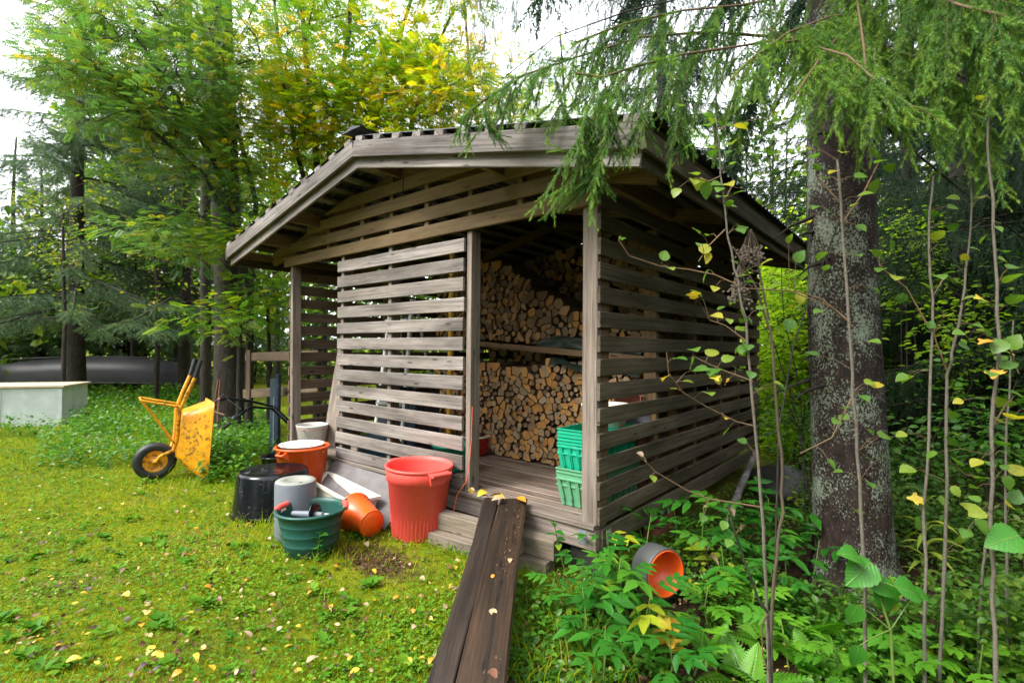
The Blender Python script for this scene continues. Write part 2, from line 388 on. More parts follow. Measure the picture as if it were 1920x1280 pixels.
def board_mesh(name, L, w, t, mat, ch=0.004, e0=0, e1=0, bow=0.002, wob=0.0015, nails=(), nside=-1):
    """a plank along +x, width along z, thickness along y, with eased edges; e0/e1 shear the ends"""
    n = 3 if L < 1.2 else 5
    vs = []
    ch = min(ch, t * 0.3)
    prof = [(-t / 2 + ch, -w / 2), (t / 2 - ch, -w / 2), (t / 2, -w / 2 + ch), (t / 2, w / 2 - ch), (t / 2 - ch, w / 2), (-t / 2 + ch, w / 2), (-t / 2, w / 2 - ch), (-t / 2, -w / 2 + ch)]
    b1, b2 = RNG.uniform(-bow, bow), RNG.uniform(-bow, bow)
    for i in range(n):
        u = i / (n - 1)
        k = 4 * u * (1 - u)
        for y, z in prof:
            x = u * L + (e0 * (z / w) * (1 - u)) + (e1 * (z / w) * u)
            vs.append((x, y + b1 * k + RNG.uniform(-wob, wob) * .5, z + b2 * k + RNG.uniform(-wob, wob)))
    fs = [(i * 8 + k, i * 8 + (k + 1) % 8, (i + 1) * 8 + (k + 1) % 8, (i + 1) * 8 + k) for i in range(n - 1) for k in range(8)]
    fs += [tuple(range(8))[::-1], tuple((n - 1) * 8 + k for k in range(8))]
    mi = [0] * len(fs)
    for nx in nails:
        for q in (-.27, .27):
            x, z, y = nx + RNG.uniform(-.008, .008), q * w + RNG.uniform(-.006, .006), nside * t / 2
            k = len(vs); r = .0034
            vs += [(x - r, y + nside * .0009, z), (x, y + nside * .0009, z - r), (x + r, y + nside * .0009, z), (x, y + nside * .0009, z + r)]
            fs.append((k, k + 1, k + 2, k + 3) if nside < 0 else (k + 3, k + 2, k + 1, k)); mi.append(1)
    me = bpy.data.meshes.new(name); me.from_pydata(vs, [], fs); me.materials.append(MAT[mat])
    if nails: me.materials.append(MAT['nail']); me.polygons.foreach_set('material_index', mi)
    me.update()
    return me
def board(name, p0, p1, w, t, mat, parent=None, up=(0, 0, 1), off=Vector((0, 0, 0)), **kw):
    """plank whose centre line runs from p0 to p1 (world); parent is an unrotated Empty"""
    p0, p1 = Vector(p0), Vector(p1)
    me = board_mesh(name, (p1 - p0).length, w, t, mat, **kw)
    return ob(name, me, parent, p0 - (parent.location if parent else Vector()), basis(p1 - p0, up))

def npmesh(name, V, F, mats, tint=None, midx=None, smooth=False):
    """V (n,3), F (m,3|4) numpy"""
    me = bpy.data.meshes.new(name)
    V = np.asarray(V, np.float32); F = np.asarray(F, np.int32); k = F.shape[1]
    me.vertices.add(len(V)); me.vertices.foreach_set('co', V.ravel())
    me.loops.add(F.size); me.loops.foreach_set('vertex_index', F.ravel())
    me.polygons.add(len(F)); me.polygons.foreach_set('loop_start', np.arange(0, F.size, k, dtype=np.int32))
    try: me.polygons.foreach_set('loop_total', np.full(len(F), k, np.int32))
    except Exception: pass
    for m in (mats if isinstance(mats, (list, tuple)) else [mats]): me.materials.append(MAT[m])
    if midx is not None: me.polygons.foreach_set('material_index', np.asarray(midx, np.int32))
    if smooth: me.polygons.foreach_set('use_smooth', np.ones(len(F), bool))
    if tint is not None:
        a = me.attributes.new('tint', 'FLOAT', 'FACE'); a.data.foreach_set('value', np.asarray(tint, np.float32))
    me.update(calc_edges=True)
    return me
def frames(D, U=None, roll=None):
    """matrices whose columns are (dir, side, normal) for arrays of directions"""
    D = D / np.linalg.norm(D, axis=1, keepdims=True)
    if U is None: U = np.tile((0., 0., 1.), (len(D), 1))
    U = U - D * (U * D).sum(1, keepdims=True)
    l = np.linalg.norm(U, axis=1, keepdims=True)
    bad = l[:, 0] < 1e-3
    if bad.any():
        alt = np.tile((1., 0.2, 0.), (bad.sum(), 1)); alt -= D[bad] * (alt * D[bad]).sum(1, keepdims=True)
        U[bad] = alt; l = np.linalg.norm(U, axis=1, keepdims=True)
    U = U / l
    S = np.cross(U, D)
    if roll is not None:
        c, s = np.cos(roll)[:, None], np.sin(roll)[:, None]
        S, U = S * c + U * s, U * c - S * s
    return np.stack((D, S, U), axis=2)
def inst(pv, pf, P, T, scale, tint=None, tvar=None):
    """copies of one small shape joined into arrays; returns V, F, tint"""
    N = len(P); sc = np.asarray(scale, float)
    if sc.ndim == 1: sc = np.repeat(sc[:, None], 3, 1)
    V = np.einsum('nij,nkj->nki', T, pv[None] * sc[:, None, :]) + P[:, None, :]
    F = pf[None] + (np.arange(N) * len(pv))[:, None, None]
    tt = None
    if tint is not None:
        tt = np.repeat(tint, len(pf))
        if tvar: tt = tt + NR.uniform(-tvar, tvar, len(tt))
    return V.reshape(-1, 3), F.reshape(-1, pf.shape[1]), tt
def merge(parts):
    Vs, Fs, Ts = [], [], []; k = 0
    for V, F, T in parts:
        Vs.append(V); Fs.append(F + k); k += len(V)
        Ts.append(T if T is not None else np.zeros(len(F)))
    return np.concatenate(Vs), np.concatenate(Fs), np.concatenate(Ts)
def rnd_dirs(n, up=0.0, flat=1.0):
    d = NR.normal(size=(n, 3)); d[:, 2] *= flat; d[:, 2] += up
    return d / np.linalg.norm(d, axis=1, keepdims=True)

# ------------------------------------------------------------------ ground
def build_ground():
    xs = np.concatenate((np.linspace(-90, -14, 14), np.arange(-13.5, 6.01, 0.14), np.linspace(7, 60, 12)))
    ys = np.concatenate((np.linspace(-40, -7, 8), np.arange(-6, 9.01, 0.14), np.linspace(10, 100, 16)))
    V = [(x, y, gz(x, y)) for y in ys for x in xs]
    nx, ny = len(xs), len(ys)
    F = [(j * nx + i, j * nx + i + 1, (j + 1) * nx + i + 1, (j + 1) * nx + i) for j in range(ny - 1) for i in range(nx - 1)]
    t = NT('mossy_lawn_soil')
    v = t.vec((1, 1, 1), False)
    a = t.noise(v, 1.3, 5, 0.6); b = t.noise(v, 9, 6, 0.7); d = t.noise(v, 70, 4, 0.7)
    c = t.mix(t.ramp(b, [(0.3, (0, 0, 0)), (0.7, (1, 1, 1))]), (0.075, 0.12, 0.006), (0.24, 0.245, 0.010))
    c = t.mix(t.ramp(a, [(0.55, (0, 0, 0)), (0.72, (0.7,) * 3)]), c, (0.11, 0.075, 0.035))
    # bare brown soil and litter east of the ramp, under the shrubs and the shed
    sp = t.n('SeparateXYZ', {0: t.n('TexCoord').outputs['Object']})
    e = t.n('MapRange', {0: t.n('Math', {0: sp.outputs[0], 1: t.mul(a, 1.2)}, operation='ADD').outputs[0], 1: 0.15, 2: 0.9}).outputs[0]
    c = t.mix(e, c, t.mix(t.ramp(b, [(0.35, (0, 0, 0)), (0.65, (1, 1, 1))]), (0.022, 0.015, 0.010), (0.075, 0.045, 0.025)))
    # trodden soil in front of the tubs
    q = t.n('VectorMath', {0: t.n('TexCoord').outputs['Object'], 1: (1.12, 0.72, 0)}, operation='ADD').outputs[0]
    q = t.n('VectorMath', {0: q, 1: (1.5, 2.6, 0)}, operation='MULTIPLY').outputs[0]
    q = t.n('VectorMath', {0: q}, operation='LENGTH').outputs['Value']
    q = t.n('Math', {0: q, 1: t.mul(b, 0.9)}, operation='ADD').outputs[0]
    c = t.mix(t.ramp(q, [(0.75, (1, 1, 1)), (1.0, (0, 0, 0))]), c, t.mix(b, (0.03, 0.018, 0.010), (0.12, 0.07, 0.035)))
    c = t.mix(0.6, c, t.ramp(d, [(0.3, (0.4,) * 3), (0.65, (1.2,) * 3)]), 'MULTIPLY')
    m = t.done(t.bsdf(c, 0.9, d, 0.8, 0.02, Specular_IOR_Level=0.08))
    MAT['ground'] = m
    me = npmesh('ground', np.array(V), np.array(F), 'ground', smooth=True)
    tag(ob('ground', me), 'mossy yellow-green lawn running up to the woodshed', None, None, 'structure')
build_ground()

# ------------------------------------------------------------------ the woodshed
PIT, HS = 0.145, 0.1005
ZF = 1.842                      # top of the first slat under the lintel
XL, XR = -2.779, -1.100         # slatted front panel
XW, YB = -3.74, 3.54            # west corner, depth
RX, ZPK, XE0, XE1, ZEV, OV = -1.94, 2.517, -4.34, 0.465, 1.985, 0.40
SL = (ZPK - ZEV) / (XE1 - RX)
def zroof(x): return ZPK - SL * abs(x - RX)      # underside of the upper barge board
shed = thing('woodshed', 'open slatted grey timber woodshed with low gable roof', 'shed', (RX, YB / 2, -0.3))
B = lambda n, p0, p1, w, t_, m, **k: board(n, p0, p1, w, t_, m, shed, **k)
j = lambda a=0.004: RNG.uniform(-a, a)
# front panel slats and the studs behind them
for i in range(13):
    z = ZF - i * PIT - HS / 2
    B('slat', (XL + j(.008), -.0115, z + j()), (XR + j(.006), -.0115, z + j()), HS + j(.003), .022, 'wood_panel', nails=(.045, .77, 1.63), bow=.003, wob=.002)
B('stud', (XR + .034, .05, -.0), (XR + .034, .05, 1.885), .048, .098, 'wood_post', up=(1, 0, 0))
B('stud', (XL + .045, .05, -.0), (XL + .045, .05, 1.885), .045, .098, 'wood_post', up=(1, 0, 0))
B('stud', (-2.005, .05, -.0), (-2.005, .05, 1.885), .045, .098, 'wood_post', up=(1, 0, 0))
# corner posts
B('corner_post', (-.052, .024, 0), (-.052, .024, 1.886), .102, .046, 'wood_post', up=(1, 0, 0))
B('corner_post', (-.024, .098, 0), (-.024, .098, 1.886), .046, .098, 'wood_inner', up=(1, 0, 0))
B('corner_post', (XW + .052, .05, -.0), (XW + .022, .05, 1.886), .048, .098, 'wood_post', up=(1, 0, 0))
B('corner_post', (-.05, YB - .05, -.0), (-.05, YB - .05, 1.9), .098, .098, 'wood_inner', up=(1, 0, 0))
B('corner_post', (XW + .05, YB - .05, -.0), (XW + .05, YB - .05, 1.9), .098, .098, 'wood_inner', up=(1, 0, 0))
# lintel and the boards of the gable, cut to the slope of the roof
B('lintel', (XW - .09, -.014, 1.887 + .05), (.0, -.014, 1.887 + .05), .1, .028, 'wood_gable')
for k in range(1, 5):
    z = 1.887 + PIT * k
    zb, zt = z, z + HS
    hb, ht = (ZPK + .05 - zb) / SL, (ZPK + .05 - zt) / SL
    hb, ht = min(hb, 2.22), min(ht, 2.22)
    if ht < .1: continue
    mid = (hb + ht) / 2
    x0, x1 = RX - mid, RX + mid
    if k == 2: x0, x1 = x0 + .12, x1
    if k == 3:
        B('gable_board', (x0, -.0115, (zb + zt) / 2), (RX + .12, -.0115, (zb + zt) / 2), HS, .022, 'wood_gable', e0=hb - ht)
        B('gable_board', (RX + .135, -.0115, (zb + zt) / 2), (x1, -.0115, (zb + zt) / 2), HS, .022, 'wood_gable', e1=ht - hb)
    else:
        B('gable_board', (x0, -.0115, (zb + zt) / 2), (x1, -.0115, (zb + zt) / 2), HS, .022, 'wood_gable', e0=(hb - ht) if k != 2 else 0, e1=ht - hb, nails=[q for q in (-x0 - 3.0, -x0 - 2.43, -x0 - 2.0, -x0 - 1.55, -x0 - 1.07, -x0 - .6) if .05 < q < x1 - x0 - .05])
for x in (-3.0, -2.43, -2.005, -1.55, -1.066, -.6):
    B('gable_stud', (x, .024, 1.99), (x, .024, zroof(x) - .03), .045, .045, 'wood_gable', up=(1, 0, 0))
# east wall slats (towards the spruce)
for i in range(-1, 13):
    z = ZF - i * PIT - HS / 2
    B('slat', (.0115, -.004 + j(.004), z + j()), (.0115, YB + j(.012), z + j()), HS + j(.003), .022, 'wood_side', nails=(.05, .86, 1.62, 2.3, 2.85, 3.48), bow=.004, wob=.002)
for y in (.86, 1.62, 2.3, 2.85):
    B('stud', (-.05, y, -.02), (-.05, y, 1.9), .048, .098, 'wood_inner', up=(0, 1, 0))
# west wall and back wall
for i in range(13):
    z = ZF - i * PIT - HS / 2
    B('slat', (XW - .0115, -.0, z + j()), (XW - .0115, YB, z + j()), HS + j(.003), .022, 'wood_pallet')
    B('slat', (XW, YB + .0115, z + j()), (-.0, YB + .0115, z + j()), HS, .022, 'wood_inner')
for y in (1.2, 2.4):
    B('stud', (XW + .05, y, 0), (XW + .05, y, 1.9), .048, .098, 'wood_inner', up=(0, 1, 0))
for x in (-2.9, -1.9, -.95):
    B('stud', (x, YB - .06, 0), (x, YB - .06, 2.2), .048, .098, 'wood_inner', up=(1, 0, 0))
for k in range(0, 5):
    z = 1.99 + .14 * (k) ; hb = (ZPK - z - .04) / SL
    if hb > .1: B('gable_board', (max(XW, RX - hb), YB + .0115, z), (min(0, RX + hb), YB + .0115, z), HS, .022, 'wood_inner')
# floor, sill and rim beams
y = -.028; k = 0
while y < 1.5:
    w = .146 if k == 0 else .094
    B('floor_plank', (XW + .02 + j(.01), y + w / 2, -.016 + j(.0015)), (.0 if k == 0 else -.11, y + w / 2, -.016 + j(.0015)), w, .03, 'wood_floor' if k else 'wood_post', up=(0, 1, 0))
    y += w + .005; k += 1
mb = MB(); mb.box((RX, (y + YB) / 2, -.02), (XW * -1 - .15, YB - y - .02, .03)); o = mb.build('floor_boards', 'wood_inner', shed, -shed.location); tag(o, kind='stuff')
for x in (-3.6, -2.7, -1.8, -.9, -.2):
    B('joist', (x, .06, -.095), (x, YB - .06, -.095), .12, .045, 'wood_inner')
B('rim_beam', (XW, .012, -.094), (.004, .012, -.094), .122, .046, 'wood_post')
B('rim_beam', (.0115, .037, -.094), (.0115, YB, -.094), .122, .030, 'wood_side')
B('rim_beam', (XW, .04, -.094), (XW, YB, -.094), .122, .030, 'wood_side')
for c, r in (((-.085, -.0135, -.085), (.058, .003, .085)), ((.0285, .10, -.085), (.003, .058, .085))):
    mb = MB(); mb.box(c, r)
    for a in (-1, 0, 1):
        for b in (-1, 1):
            if r[1] < .01: mb.tube([(c[0] + b * .016, c[1] - .001, c[2] + a * .025), (c[0] + b * .016, c[1] - .005, c[2] + a * .025)], .0035, 6)
            else: mb.tube([(c[0] + .001, c[1] + b * .016, c[2] + a * .025), (c[0] + .005, c[1] + b * .016, c[2] + a * .025)], .0035, 6)
    mb.build('nail_plate', 'steel', shed, -shed.location)
# piers
for (x, y) in ((-.09, .12), (-3.6, .15), (-1.9, .2), (-3.6, 3.3)):
    mb = MB(); mb.box((x, y, -.29), (.2, .2, .26)); mb.build('pier_block', 'stone', shed, -shed.location)
for k in range(5):
    mb = MB(); mb.box((-.02 + j(.012), .93 + j(.02), -.20 - k * .068), (.12, .24, .06), R=Matrix.Rotation(j(.06), 3, 'Z')); mb.build('brick', 'brick', shed, -shed.location)
# roof frame
for x, w in ((0.0, .12), (XW, .12), (RX, .14), (RX + 1.2, .12), (RX - 1.2, .12), (XE1 - .1, .07), (XE0 + .1, .07)):
    zt = zroof(x) + .02
    B('purlin', (x - (.03 if x == 0 else 0), -OV + .055, zt + .0), (x - (.03 if x == 0 else 0), YB + .10, zt + .0), w, .045, 'wood_gable')
for y in (.06, 1.2, 2.35, 3.42):
    for s in (-1, 1):
        xe = RX + s * 2.3
        B('rafter', (RX + s * .03, y, zroof(RX) - .01), (xe, y, zroof(xe) - .01), .095, .045, 'wood_inner')
nb = 11
for s in (-1, 1):
    for k in range(nb):
        x = RX + s * (.08 + k * (2.28 / (nb - 1)))
        B('batten', (x, -OV - .012, zroof(x) + .142), (x, YB + .17, zroof(x) + .142), .085, .034, 'wood_barge' , up=(1, 0, -SL * s))
# barge boards: an upper board proud of a lower one, on both gables
for yy, sg in ((-OV, -1), (YB + .14, 1)):
    for s in (-1, 1):
        xe = RX + s * 2.402
        u = .045
        B('barge_board', (RX + s * .001, yy, ZPK + .0615), (xe, yy, ZEV + .0615), .123, .024, 'wood_barge')
        B('barge_board', (RX + s * .001, yy + (-sg) * .04, ZPK - .026), (xe - s * .01, yy + (-sg) * .04, ZEV - .026), .10, .022, 'wood_barge')
for s, x in ((-1, XE0), (1, XE1)):
    B('eave_board', (x + s * .013, -OV - .013, ZEV + .045), (x + s * .013, YB + .15, ZEV + .045), .115, .022, 'wood_side')
    B('eave_board', (x - s * .022, -OV + .06, ZEV - .03), (x - s * .022, YB + .11, ZEV - .03), .085, .022, 'wood_side')
# corrugated roof sheets and the ridge cap
for s in (-1, 1):
    xs0, xs1 = 0.03, 2.46
    ny = 220; V = []; F = []
    for a in range(2):
        for q in range(ny):
            yv = -OV + .006 + q / (ny - 1) * (YB + .575)
            for xx in (xs0, .8, 1.6, xs1):
                x = RX + s * xx
                V.append((x, yv, zroof(x) + .176 + .011 * math.sin(yv / .095 * 2 * math.pi) - (.004 if a else 0)))
    for a in range(2):
        for q in range(ny - 1):
            for e in range(3):
                i0 = a * ny * 4 + q * 4 + e
                F.append((i0, i0 + 1, i0 + 5, i0 + 4))
    me = npmesh('roof_sheet', np.array(V), np.array(F), 'roof')
    tag(ob('roof_sheet', me, shed, -shed.location))
mb = MB()
ys0, ys1 = -OV - .025, YB + .22
for s in (-1, 1):
    mb.add([(RX, ys0, ZPK + .235), (RX, ys1, ZPK + .235), (RX + s * .115, ys1, ZPK + .205), (RX + s * .115, ys0, ZPK + .205)], [(0, 1, 2, 3)])
    mb.add([(RX, ys0, ZPK + .230), (RX, ys1, ZPK + .230), (RX + s * .115, ys1, ZPK + .200), (RX + s * .115, ys0, ZPK + .200)], [(0, 1, 2, 3)])
    mb.add([(RX, ys0, ZPK + .235), (RX, ys0, ZPK + .205), (RX + s * .115, ys0, ZPK + .200), (RX + s * .115, ys0, ZPK + .205)], [(0, 1, 2, 3)])
mb.build('ridge_cap', 'roof', shed, -shed.location)
# shelf carrying the upper firewood
B('shelf_board', (-2.66, 1.0, 1.128), (-.06, 1.0, .952), .05, .09, 'wood_inner')
for k in range(5):
    B('shelf_board', (-2.66, 1.12 + k * .11, 1.132), (-.06, 1.12 + k * .11, .956), .10, .025, 'wood_inner', up=(0, 1, 0))
for x in (-2.62, -1.36, -.09):
    B('shelf_post', (x, 1.34, 0), (x, 1.34, 1.05), .07, .07, 'wood_inner', up=(1, 0, 0))
# ------------------------------------------------------------------ firewood: every sawn end a log of its own
def clip(poly, n, c):
    out = []
    for i in range(len(poly)):
        a, b = poly[i], poly[(i + 1) % len(poly)]
        da, db = a[0] * n[0] + a[1] * n[1] - c, b[0] * n[0] + b[1] * n[1] - c
        if da <= 0: out.append(a)
        if da * db < 0:
            q = da / (da - db); out.append((a[0] + (b[0] - a[0]) * q, a[1] + (b[1] - a[1]) * q))
    return out
def cells(x0, x1, z0, top, size, rng):
    pts = []; row = 0; z = z0 + size * .45
    while z < 3:
        x = x0 + (size * .5 if row % 2 else 0)
        while x < x1:
            p = (x + rng.uniform(-.42, .42) * size, z + rng.uniform(-.40, .40) * size)
            if z0 < p[1] < top(p[0]) and rng.random() > .13: pts.append(p)
            x += size
        z += size * .88; row += 1
    P = np.array(pts); res = []
    for i, p in enumerate(pts):
        d = ((P - P[i]) ** 2).sum(1); nb = np.argsort(d)[1:15]
        h = size * 1.15
        poly = [(max(p[0] - h, x0), max(p[1] - h, z0)), (min(p[0] + h, x1), max(p[1] - h, z0)), (min(p[0] + h, x1), p[1] + h), (max(p[0] - h, x0), p[1] + h)]
        for k in nb:
            n = (pts[k][0] - p[0], pts[k][1] - p[1]); m = ((pts[k][0] + p[0]) / 2, (pts[k][1] + p[1]) / 2)
            poly = clip(poly, n, n[0] * m[0] + n[1] * m[1])
            if len(poly) < 3: break
        if len(poly) >= 3: res.append((p, poly))
    return res
def log_end(p, poly, rng):
    """outline of one sawn end: a split wedge, a half round or a round stick"""
    cx = sum(q[0] for q in poly) / len(poly); cz = sum(q[1] for q in poly) / len(poly)
    k = rng.random()
    if k < .34:
        r = min(abs((b[0] - a[0]) * (cz - a[1]) - (b[1] - a[1]) * (cx - a[0])) / (math.hypot(b[0] - a[0], b[1] - a[1]) + 1e-9) for a, b in zip(poly, poly[1:] + poly[:1]))
        r = max(r, .012) * rng.uniform(.95, 1.12)
        out = [(r * math.cos(t) * rng.uniform(.93, 1.05), r * math.sin(t) * rng.uniform(.93, 1.05)) for t in np.linspace(0, 2 * math.pi, 9)[:-1]]
        return (cx, cz), out, 'round'
    s = rng.uniform(.87, .97)
    pts = [((q[0] - cx) * s, (q[1] - cz) * s) for q in poly]
    # cut the corners of the outline a little so that the sides read as split or bark
    out = []
    for a, b in zip(pts, pts[1:] + pts[:1]):
        l = math.hypot(b[0] - a[0], b[1] - a[1])
        if l < .012: out.append(((a[0] + b[0]) / 2, (a[1] + b[1]) / 2)); continue
        q = .14
        out += [(a[0] + (b[0] - a[0]) * q, a[1] + (b[1] - a[1]) * q), (a[0] + (b[0] - a[0]) * (1 - q), a[1] + (b[1] - a[1]) * (1 - q))]
    return (cx, cz), out, 'split'
t = NT('sawn_log_end')
f = t.n('Attribute', attribute_name='tint').outputs['Fac']
c = t.ramp(f, [(0, (0.13, 0.075, 0.038)), (0.3, (0.26, 0.16, 0.075)), (0.55, (0.38, 0.27, 0.165)), (0.8, (0.42, 0.19, 0.045)), (1, (0.52, 0.27, 0.075))])
n = t.noise(t.vec((1, 1, 1)), 45, 4, 0.7)
c = t.mix(0.6, c, t.ramp(n, [(0.3, (0.45,) * 3), (0.65, (1.12,) * 3)]), 'MULTIPLY')
MAT['log_end'] = t.done(t.bsdf(c, 0.75, n, 0.3))
MAT['log_bark'] = m_plain('log_bark', (0.13, 0.085, 0.055), 0.85, 0, 30, 0.7)
FRONT_LOGS = []
def stack(x0, x1, z0, top, yf, size, seed, depth=.33, tilt=0.0, shade_tint=0):
    rng = random.Random(seed); out = []
    for p, poly in cells(x0, x1, z0, top, size, rng):
        (cx, cz), ol, kind = log_end(p, poly, rng)
        if len(ol) < 3: continue
        y = yf + rng.uniform(-.022, .022); n = len(ol)
        tw = rng.uniform(-.02, .02), rng.uniform(-.02, .02)
        vs = [(a, 0, b) for a, b in ol] + [(a + tw[0], depth, b + tw[1]) for a, b in ol]
        fs = [tuple(range(n))] + [(i, i + n, (i + 1) % n + n, (i + 1) % n) for i in range(n)]
        tint = rng.choice((rng.uniform(.0, .5), rng.uniform(.25, .62))) if kind == 'round' else rng.choice((rng.uniform(.2, .6), rng.uniform(.62, 1), rng.uniform(.7, 1)))
        if shade_tint: tint = rng.choice((rng.uniform(0, .25), rng.uniform(.1, .35), rng.uniform(.68, .85)))  # shade under the roof painted into these logs as a darker tint
        out.append(((cx, y, cz + tilt * (cx - x0)), vs, fs, tint))
    return out
def seen_rank(l):
    """how large a log shows from the doorway side of the photograph"""
    v = Vector(l[0]) - CAMP; d = v.dot(FW); u = 960 + FPX * v.dot(RT) / d; w = 640 - FPX * v.dot(UP) / d
    a = max(abs(q[0]) for q in l[1]) * max(abs(q[2]) for q in l[1])
    return a / d ** 2 * (20 if 893 < u < 1086 and 430 < w < 880 and not (u > 1050 and w > 800) else 1)
S_lower = stack(-2.62, -.12, 0.012, lambda x: .84 + .05 * noise.noise(Vector((x * 3, 0, 0))) + (.05 if x > -1.1 else 0), 1.03, .057, 3)
S_upper = stack(-2.62, -.15, 1.165, lambda x: (1.90 if x < -1.78 else max(1.42, 1.90 - (x + 1.78) * .50) + .03 * noise.noise(Vector((x * 6, 1, 0)))), 1.08, .061, 5, tilt=-.0677, shade_tint=1)
S_back = stack(-2.3, -.3, 1.10, lambda x: 1.93 if x > -1.75 else 1.7, 1.50, .075, 8, shade_tint=1) + stack(-3.66, -.12, .01, lambda x: 2.0, 3.05, .14, 9)  # the last stack is added along the back wall to keep light out
allf = S_lower + S_upper
allf.sort(key=seen_rank, reverse=True)
def log_mesh(name, items, centre):
    V = []; F = []; mi = []; tt = []
    for c, vs, fs, tint in items:
        k = len(V)
        V += [(v[0] + c[0] - centre[0], v[1] + c[1] - centre[1], v[2] + c[2] - centre[2]) for v in vs]
        for i, f in enumerate(fs): F.append(tuple(q + k for q in f)); mi.append(0 if i == 0 else 1); tt.append(tint)
    me = bpy.data.meshes.new(name); me.from_pydata(V, [], F)
    me.materials.append(MAT['log_end']); me.materials.append(MAT['log_bark'])
    me.polygons.foreach_set('material_index', mi)
    a = me.attributes.new('tint', 'FLOAT', 'FACE'); a.data.foreach_set('value', tt); me.update()
    return me
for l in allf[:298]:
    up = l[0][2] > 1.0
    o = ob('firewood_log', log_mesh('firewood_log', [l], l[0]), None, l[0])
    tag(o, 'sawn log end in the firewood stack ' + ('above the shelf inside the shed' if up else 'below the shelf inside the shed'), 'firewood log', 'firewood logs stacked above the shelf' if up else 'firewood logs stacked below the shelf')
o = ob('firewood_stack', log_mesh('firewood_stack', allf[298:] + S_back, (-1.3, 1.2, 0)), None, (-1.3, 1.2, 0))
tag(o, 'rest of the stacked firewood, plus logs added at the back wall to block light', 'firewood', None, 'stuff')

# ------------------------------------------------------------------ tubs, buckets and other round things
def pail(name, label, cat, loc, r0, r1, h, mat, lip=.012, t_=.004, R=None, group=None, ribs=(), band=None, foot=False, fill=None):
    th = thing(name, label, cat, loc, R=R, group=group)
    mb = MB()
    prof = [(0, 0.002), (r0 * .93, 0.0), (r0, .012)]
    for q in ribs:
        rr = r0 + (r1 - r0) * q
        prof += [(rr - .0005, h * q - .008), (rr + .0022, h * q - .003), (rr + .0022, h * q + .003), (rr - .0005, h * q + .008)]
    if band:
        rb = r0 + (r1 - r0) * band
        prof += [(rb, h * band - .004), (rb + .010, h * band)]
        prof += [(r1 + .008, h - .03)]
    prof += [(r1 + .003, h - .022), (r1 + lip, h - .018), (r1 + lip + .003, h - .006), (r1 + lip * .6, h), (r1 - .002, h - .002)]
    prof += [(r1 - t_ - .002, h - .03), (r0 + (r1 - r0) * .5 - t_, h * .5), (r0 - t_, .02), (0, .018)]
    mb.lathe(prof, 48)
    mb.build('body', mat, th)
    return th
def bail(th, r, h, mat, ang, drop, name='bail_handle', rad_=.0025):
    """wire handle hanging down to one side"""
    mb = MB(); pts = []
    for i in range(17):
        a = math.pi * i / 16
        x, y = r * math.cos(a), r * math.sin(a)
        pts.append(Vector((x, y * math.cos(drop) * 1.02, h + y * math.sin(drop))))
    Rz = Matrix.Rotation(ang, 3, 'Z')
    mb.tube([Rz @ p for p in pts], rad_, 6)
    for s in (-1, 1): mb.tube([Rz @ Vector((s * r * .98, 0, h)), Rz @ Vector((s * (r + .012), 0, h))], .008, 8)
    return mb.build(name, mat, th)
def tubhandle(th, r, h, ang, mat, name='handle', grip=None, w=.13, out=.05, drop=.0, rr=.011):
    mb = MB(); Rz = Matrix.Rotation(ang, 3, 'Z'); pts = []
    for i in range(9):
        a = (i / 8 - .5) * 2
        pts.append(Rz @ Vector((r + out * (1 - abs(a) ** 4), a * w / 2, h - drop * (1 - abs(a) ** 4))))
    mb.tube(pts, rr, 8)
    return mb.build(name, grip or mat, th)

# red bin
th = pail('red_bin', 'tall faded red plastic bin with wide rim beside the doorway', 'bin', ground(G(783, 1001), .0), .178, .226, .50, 'red', lip=.012, band=.80, R=Matrix.Rotation(rad(1.5), 3, 'Y') @ Matrix.Rotation(rad(30), 3, 'Z'))
for a in (rad(-38), rad(142)):
    mb = MB(); Rz = Matrix.Rotation(a, 3, 'Z')
    # moulded bracket: a bar on top and a plate tapering back to the band
    sec = [(.225, .488, .078), (.284, .486, .070), (.284, .470, .070), (.262, .466, .074), (.232, .400, .050), (.218, .400, .050)]
    V_ = [Rz @ Vector((r_, -w_, z_)) for r_, z_, w_ in sec] + [Rz @ Vector((r_, w_, z_)) for r_, z_, w_ in sec]
    n_ = len(sec); mb.add(V_, [(k_, (k_ + 1) % n_, (k_ + 1) % n_ + n_, k_ + n_) for k_ in range(n_)] + [tuple(range(n_))[::-1], tuple(range(n_, 2 * n_))])
    mb.tube([Rz @ Vector((.283, y, .480)) for y in (-.072, 0, .072)], .011, 8)
    mb.build('handle', 'red', th)
# flutes down the lower half of the bin
mb = MB()
for k in range(44):
    a = 2 * math.pi * k / 44
    mb.tube([((.179 + .0392 * q) * math.cos(a), (.179 + .0392 * q) * math.sin(a), .50 * q) for q in (.03, .4, .78)], .0016, 4, cap=False)
mb.build('flutes', 'red', th)
# green tub
GT = ground(G(583, 1033), .0)
th = pail('green_tub', 'dark green plastic tub with two red rope grips', 'tub', GT, .155, .205, .285, 'green_tub', lip=.016, ribs=(.28, .5, .72))
for a in (rad(-148), rad(62)):
    mb = MB(); pts = []
    for i in range(11):
        q = a + (i / 10 - .5) * .66
        pts.append((.213 * math.cos(q), .213 * math.sin(q), .276))
    mb.tube(pts, [.012] + [.0185] * 9 + [.012], 10)
    mb.build('grip', 'red', th)
mb = MB(); q = rad(-148)
mb.tube([(.203 * math.cos(q + d), .203 * math.sin(q + d), .252) for d in (-.14, 0, .14)], .012, 6); mb.build('grip_pad', 'white_plastic', th)
